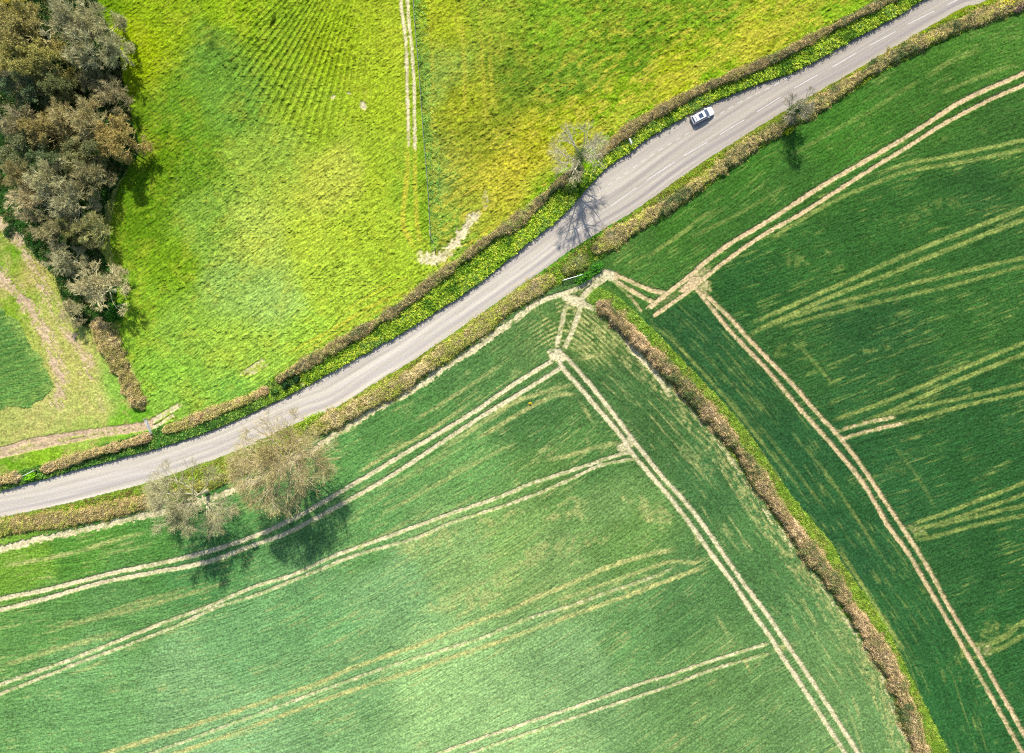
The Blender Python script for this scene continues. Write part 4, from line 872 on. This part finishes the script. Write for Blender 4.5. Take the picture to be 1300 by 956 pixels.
# ------------------------------------------------------------------ built things
class MB:
    def __init__(s): s.V = []; s.F = []
    def box(s, c, d, rz=0, taper=1):
        k = len(s.V); cx, cy, cz = c; hx, hy, hz = [q/2 for q in d]; cs, sn = math.cos(rz), math.sin(rz)
        for dz in (-hz, hz):
            t = taper if dz > 0 else 1
            for a, b_ in ((-hx, -hy), (hx, -hy), (hx, hy), (-hx, hy)):
                a *= t; b_ *= t; s.V.append((cx+a*cs-b_*sn, cy+a*sn+b_*cs, cz+dz))
        s.F += [(k, k+3, k+2, k+1), (k+4, k+5, k+6, k+7), (k, k+1, k+5, k+4), (k+1, k+2, k+6, k+5), (k+2, k+3, k+7, k+6), (k+3, k, k+4, k+7)]
    def bar(s, a, b_, r, n=8, r2=None):
        a = Vector(a); b_ = Vector(b_); d = (b_-a).normalized(); u = d.cross(Vector((0, 0, 1)) if abs(d.z) < .9 else Vector((1, 0, 0))).normalized(); v = d.cross(u); k = len(s.V); r2 = r if r2 is None else r2
        for p, q in ((a, r), (b_, r2)):
            for i in range(n):
                t = 2*math.pi*i/n; s.V.append(tuple(p+u*q*math.cos(t)+v*q*math.sin(t)))
        for i in range(n): s.F.append((k+i, k+(i+1) % n, k+n+(i+1) % n, k+n+i))
        s.F.append(tuple(k+i for i in range(n))[::-1]); s.F.append(tuple(k+n+i for i in range(n)))
    def build(s, name, m_, parent=None, bevel=0, **kw):
        me = bpy.data.meshes.new(name); me.from_pydata(s.V, [], s.F); me.materials.append(m_); me.validate(); me.update()
        o = link(name, me, parent, **kw)
        if bevel:
            md = o.modifiers.new('b', 'BEVEL'); md.width = bevel; md.segments = 2; md.limit_method = 'ANGLE'
        return o
M_GALV = plain('galvanised_steel', (.42, .45, .47), .45, .6, .15, 6)
M_PALEG = plain('pale_painted_steel', (.62, .64, .62), .5, .1, .12, 6)
M_WOOD = plain('weathered_post', (.28, .24, .19), .85, 0, .35, 8)
M_WIRE = plain('fence_wire', (.35, .36, .37), .5, .7, .1, 8)
def gate(p, q, label, m_, hgt=1.15):
    a = np.array(W(*p)); b_ = np.array(W(*q)); c = (a+b_)/2; L_ = float(np.linalg.norm(b_-a)); rz = math.atan2(b_[1]-a[1], b_[0]-a[0])
    e = empty('field_gate', (c[0], c[1], .3), label, 'gate', None, rz)
    for s_x in (-1, 1):
        mb = MB(); mb.box((s_x*(L_/2+.12), 0, .5), (.18, .18, 1.8)); mb.build('gate_post', M_WOOD, e, .02)
    for z_ in (.2, .4, .62, .86, hgt):
        mb = MB(); mb.bar((-L_/2, 0, z_), (L_/2, 0, z_), .03 if z_ < hgt else .045); mb.build('rail', m_, e)
    for x_ in (-L_/2+.03, 0, L_/2-.03):
        mb = MB(); mb.box((x_, .004, .66), (.06, .05, 1.06)); mb.build('upright', m_, e)
    mb = MB(); mb.bar((-L_/2+.05, .045, .2), (0, .045, hgt-.05), .025); mb.build('brace', m_, e)
    return e
gate((187,532), (195,549), 'grey metal field gate standing between the thick hedge end and the roadside hedge', M_GALV)
gate((714.5,356.5), (738,349.5), 'long blue-grey metal gate standing at the wheat field entrance below the road', M_GALV)
gate((35,602.5), (48,596), 'pale gate behind the lime-green bush at the far left of the road', M_PALEG)
# wire fence between meadow and pasture
fx = resample(FENCE, 45); e = empty('wire_fence', (*W(536, 150)[:2], .3), 'thin post-and-wire fence dividing the meadow from the pasture beside the twin ruts', 'fence')
ex, ey = e.location.x, e.location.y
Pw = [(W(a, b_)[0]-ex, W(a, b_)[1]-ey) for a, b_ in fx]
for i, (a, b_) in enumerate(Pw):
    big_ = i % 11 == 0 or i == len(Pw)-1
    mb = MB(); mb.bar((a, b_, -.2), (a+random.uniform(-.03, .03), b_, 1.15 if not big_ else 1.35), .05 if not big_ else .09, 8); mb.build('post', M_WOOD, e)
for z_ in (.25, .5, .75, 1.0):
    mb = MB()
    for (a, b_) in zip(Pw[:-1], Pw[1:]): mb.bar((a[0], a[1], z_), (b_[0], b_[1], z_), .012, 5)
    mb.build('wire', M_WIRE, e)
for (p, q) in (((547,300),(551,309)), ((547,300),(545,292))):
    a = W(*p); b_ = W(*q); mb = MB(); mb.bar((a[0]-ex, a[1]-ey, 1.0), (b_[0]-ex, b_[1]-ey, .05), .05); mb.build('brace', M_WOOD, e)
a = W(552.5, 315.5); e = empty('gate_post', (a[0], a[1], .3), 'lone wooden post at the bare soil patch just below the end of the wire fence', 'post')
mb = MB(); mb.bar((0, 0, -.3), (0, 0, 1.2), .11, 10); mb.build('post_shaft', M_WOOD, e, .01); mb = MB(); mb.bar((0, 0, 1.2), (0, 0, 1.26), .11, 10, .04); mb.build('cap', M_WOOD, e)

# traffic sign seen almost edge on
a = WH(800.3, 179.5, 2.0); e = empty('road_sign', (a[0], a[1], .3), 'white sign board on a post in the verge plants beside the layby', 'sign', None, math.radians(-66))
M_SIGN = plain('sign_white', (.78, .78, .78), .4, 0, .03, 3)
mb = MB(); mb.box((0, 0, 1.75), (1.05, .16, .9)); mb.build('panel', M_SIGN, e, .008)
for s_x in (-.35, .35):
    mb = MB(); mb.bar((s_x, .13, -.3), (s_x, .13, 2.1), .038, 10); mb.build('post', M_GALV, e)
for z_ in (1.5, 1.98):
    mb = MB(); mb.box((0, .09, z_), (.95, .02, .05)); mb.build('bracket', M_GALV, e)

# ------------------------------------------------------------------ the white car (front towards +x)
M_CAR = plain('white_car_paint', (.60, .61, .62), .22, 0, .02, 1, .8)
M_GLASS = plain('dark_car_glass', (.035, .05, .075), .06, 0, .2, 1, .5)
M_BLACK = plain('black_trim', (.02, .02, .022), .5, 0, .2, 3)
M_TYRE = plain('tyre_rubber', (.025, .025, .025), .8, 0, .2, 8)
M_RIM = plain('alloy_rim', (.5, .5, .52), .3, .9, .05, 5)
M_RED = plain('tail_lamp_red', (.35, .02, .02), .25, 0, .1, 5)
M_LAMP = plain('headlamp_clear', (.55, .58, .62), .12, .2, .1, 5)
cpx = WH(892, 146.2, .8); ang = math.atan2(157-139.5, 906-874.5)
ang = math.atan2(14.6, 28)
car = empty('car', (cpx[0], cpx[1], .006), 'white estate car with dark sunroof parked in the layby', 'car', None, ang)
def loft(stations, name, m_, parent):
    """stations: (x, list of (y,z)) half sections mirrored"""
    V = []; F = []; k = None
    for x, sec in stations:
        full = [(y, z_) for y, z_ in sec]+[(-y, z_) for y, z_ in reversed(sec)]
        k = len(full); V += [(x, y, z_) for y, z_ in full]
    n = len(stations)
    for i in range(n-1):
        for j in range(k):
            a_ = i*k+j; b_ = i*k+(j+1) % k; F.append((a_, b_, b_+k, a_+k))
    F.append(tuple(range(k))[::-1]); F.append(tuple((n-1)*k+j for j in range(k)))
    me = bpy.data.meshes.new(name); me.from_pydata(V, [], F); me.materials.append(m_); me.validate()
    for p in me.polygons: p.use_smooth = True
    o = link(name, me, parent); md = o.modifiers.new('b', 'BEVEL'); md.width = .02; md.segments = 2; md.limit_method = 'ANGLE'; md.angle_limit = math.radians(40)
    return o
def sec(w, zt, zb=.22, cr=.03):
    return [(w*.80, zb), (w*.97, zb+.08), (w, .50), (w*.985, zt-.10), (w*.93, zt-.02), (w*.6, zt+cr*.6), (0.001, zt+cr)]
body = loft([(-2.36, sec(.70, .78, .34)), (-2.30, sec(.84, .94, .26)), (-2.05, sec(.89, .98)), (-1.4, sec(.91, .97)), (-.5, sec(.91, .95)), (.5, sec(.91, .94)), (.95, sec(.91, .94)), (1.4, sec(.90, .89)), (1.85, sec(.87, .81)), (2.18, sec(.80, .72, .25)), (2.34, sec(.64, .60, .30))], 'body', M_CAR, car)
# glasshouse
def gsec(wb, wt, zt): return [(wb, .90), (wb*.985, .95), (wt*1.02, zt-.06), (wt*.93, zt-.015), (wt*.5, zt+.02), (.001, zt+.03)]
loft([(-2.20, gsec(.80, .78, 1.0)), (-2.02, gsec(.83, .70, 1.32)), (-1.86, gsec(.84, .67, 1.42)), (-1.2, gsec(.85, .67, 1.465)), (-.4, gsec(.86, .68, 1.48)), (.1, gsec(.86, .67, 1.455)), (.38, gsec(.86, .66, 1.40)), (1.2, gsec(.82, .76, .965))], 'cabin', M_CAR, car)
def panel(name, pts, m_, thick=.012, parent=car, sub_=None):
    p = [Vector(q) for q in pts]; n_ = (p[1]-p[0]).cross(p[2]-p[0]).normalized()
    V = [tuple(q) for q in p]+[tuple(q-n_*thick) for q in p]; k = len(p)
    F = [tuple(range(k)), tuple(range(k, 2*k))[::-1]]+[(i, i+k, (i+1) % k+k, (i+1) % k) for i in range(k)]
    me = bpy.data.meshes.new(name); me.from_pydata(V, [], F); me.materials.append(m_); me.validate(); return link(name, me, parent)
panel('windscreen', [(.42, -.60, 1.41), (1.16, -.74, 1.015), (1.22, 0, 1.05), (1.16, .74, 1.015), (.42, .60, 1.41), (.38, 0, 1.46)], M_GLASS, .03)
panel('rear_window', [(-2.055, .62, 1.30), (-2.20, .70, 1.04), (-2.235, 0, 1.05), (-2.20, -.70, 1.04), (-2.055, -.62, 1.30), (-2.07, 0, 1.345)], M_GLASS, .03)
panel('sunroof', [(-1.0, -.44, 1.515), (-.12, -.44, 1.522), (-.12, .44, 1.522), (-1.0, .44, 1.515)], M_GLASS, .02)
panel('roof_gap', [(-1.72, -.60, 1.470), (-1.60, -.62, 1.474), (-1.60, .62, 1.474), (-1.72, .60, 1.470)], M_BLACK, .02)
for s in (-1, 1):
    def sp(x, f, w0=.865, w1=.70): # point on side glass
        zb_, zt_ = 1.0, 1.40; z_ = zb_+(zt_-zb_)*f; y = w0+(w1-w0)*f; return (x, s*(y+.008), z_)
    for nm, (xa, xb, xc, xd) in (('side_window', (-.42, .92, .44, -.38)), ('side_window', (-1.38, -.50, -.46, -1.32)), ('side_window', (-2.0, -1.46, -1.40, -1.90))):
        q = [sp(xa, 0), sp(xb, 0), sp(xc, .95), sp(xd, .95)]
        if s > 0: q = q[::-1]
        panel(nm, q, M_GLASS, .02)
    mb = MB(); mb.box((.82, s*.98, 1.0), (.16, .2, .13), 0, .85); mb.build('wing_mirror', M_CAR, car, .03)
    mb = MB(); mb.bar((-1.9, s*.63, 1.50), (.1, s*.63, 1.53), .018); mb.build('roof_rail', M_GALV, car)
    mb = MB(); mb.box((2.10, s*.62, .66), (.30, .26, .12), -s*.3, .8); mb.build('headlight', M_LAMP, car, .02)
    mb = MB(); mb.box((-2.27, s*.72, .84), (.14, .22, .2), s*.2); mb.build('tail_light', M_RED, car, .02)
    for x_ in (.30, -.68):
        mb = MB(); mb.box((x_-.1, s*.92, .83), (.2, .03, .03)); mb.build('door_handle', M_CAR, car, .008)
    for x_ in (1.42, -1.38):
        mb = MB(); mb.bar((x_, s*.70, .32), (x_, s*.915, .32), .32, 24); w_ = mb.build('wheel', M_TYRE, car, .02)
        mb = MB(); mb.bar((x_, s*.90, .32), (x_, s*.925, .32), .21, 16); mb.build('rim', M_RIM, w_, .01)
mb = MB(); mb.box((2.31, 0, .42), (.06, 1.1, .16)); mb.build('front_grille', M_BLACK, car, .02)
mb = MB(); mb.box((-2.35, 0, .42), (.05, 1.3, .16)); mb.build('rear_bumper', M_BLACK, car, .02)

# ------------------------------------------------------------------ light, sky, camera
EL, DX, DY = math.radians(46), .10, -1.0
world = bpy.data.worlds.new('World'); scene.world = world; world.use_nodes = True
nt = world.node_tree; bg = nt.nodes['Background']; sky = nt.nodes.new('ShaderNodeTexSky'); sky.sky_type = 'NISHITA'; sky.sun_disc = False
sky.sun_elevation = EL
# sun stands opposite to the shadows: direction to the sun (-DX, +1)
sky.sun_rotation = math.atan2(-DX, 1.0)
nt.links.new(sky.outputs[0], bg.inputs[0]); bg.inputs[1].default_value = .12
sun = bpy.data.lights.new('sun', 'SUN'); sun.energy = 4.2; sun.angle = math.radians(.6); sun.color = (1, .94, .83)
so = bpy.data.objects.new('sun', sun); COL.objects.link(so)
dirv = Vector((DX, DY, -math.hypot(DX, DY)*math.tan(EL))).normalized(); so.rotation_euler = dirv.to_track_quat('-Z', 'Y').to_euler(); so.location = (0, 60, 80)
cam = bpy.data.cameras.new('camera'); co = bpy.data.objects.new('camera', cam); COL.objects.link(co); scene.camera = co
co.location = (0, 0, H); co.rotation_euler = (0, 0, 0)
cam.sensor_width = 36; cam.lens = 36*H/(1300*S); cam.shift_y = -(478-433)/1300.0; cam.clip_end = 12000; cam.clip_start = 1
scene.view_settings.view_transform = 'Standard'; scene.view_settings.look = 'None'; scene.view_settings.gamma = 1; scene.view_settings.exposure = 1.0
scene.cycles.filter_width = 1.15; scene.cycles.use_denoising = False; scene.cycles.max_bounces = 5; scene.cycles.diffuse_bounces = 3; scene.cycles.transparent_max_bounces = 4
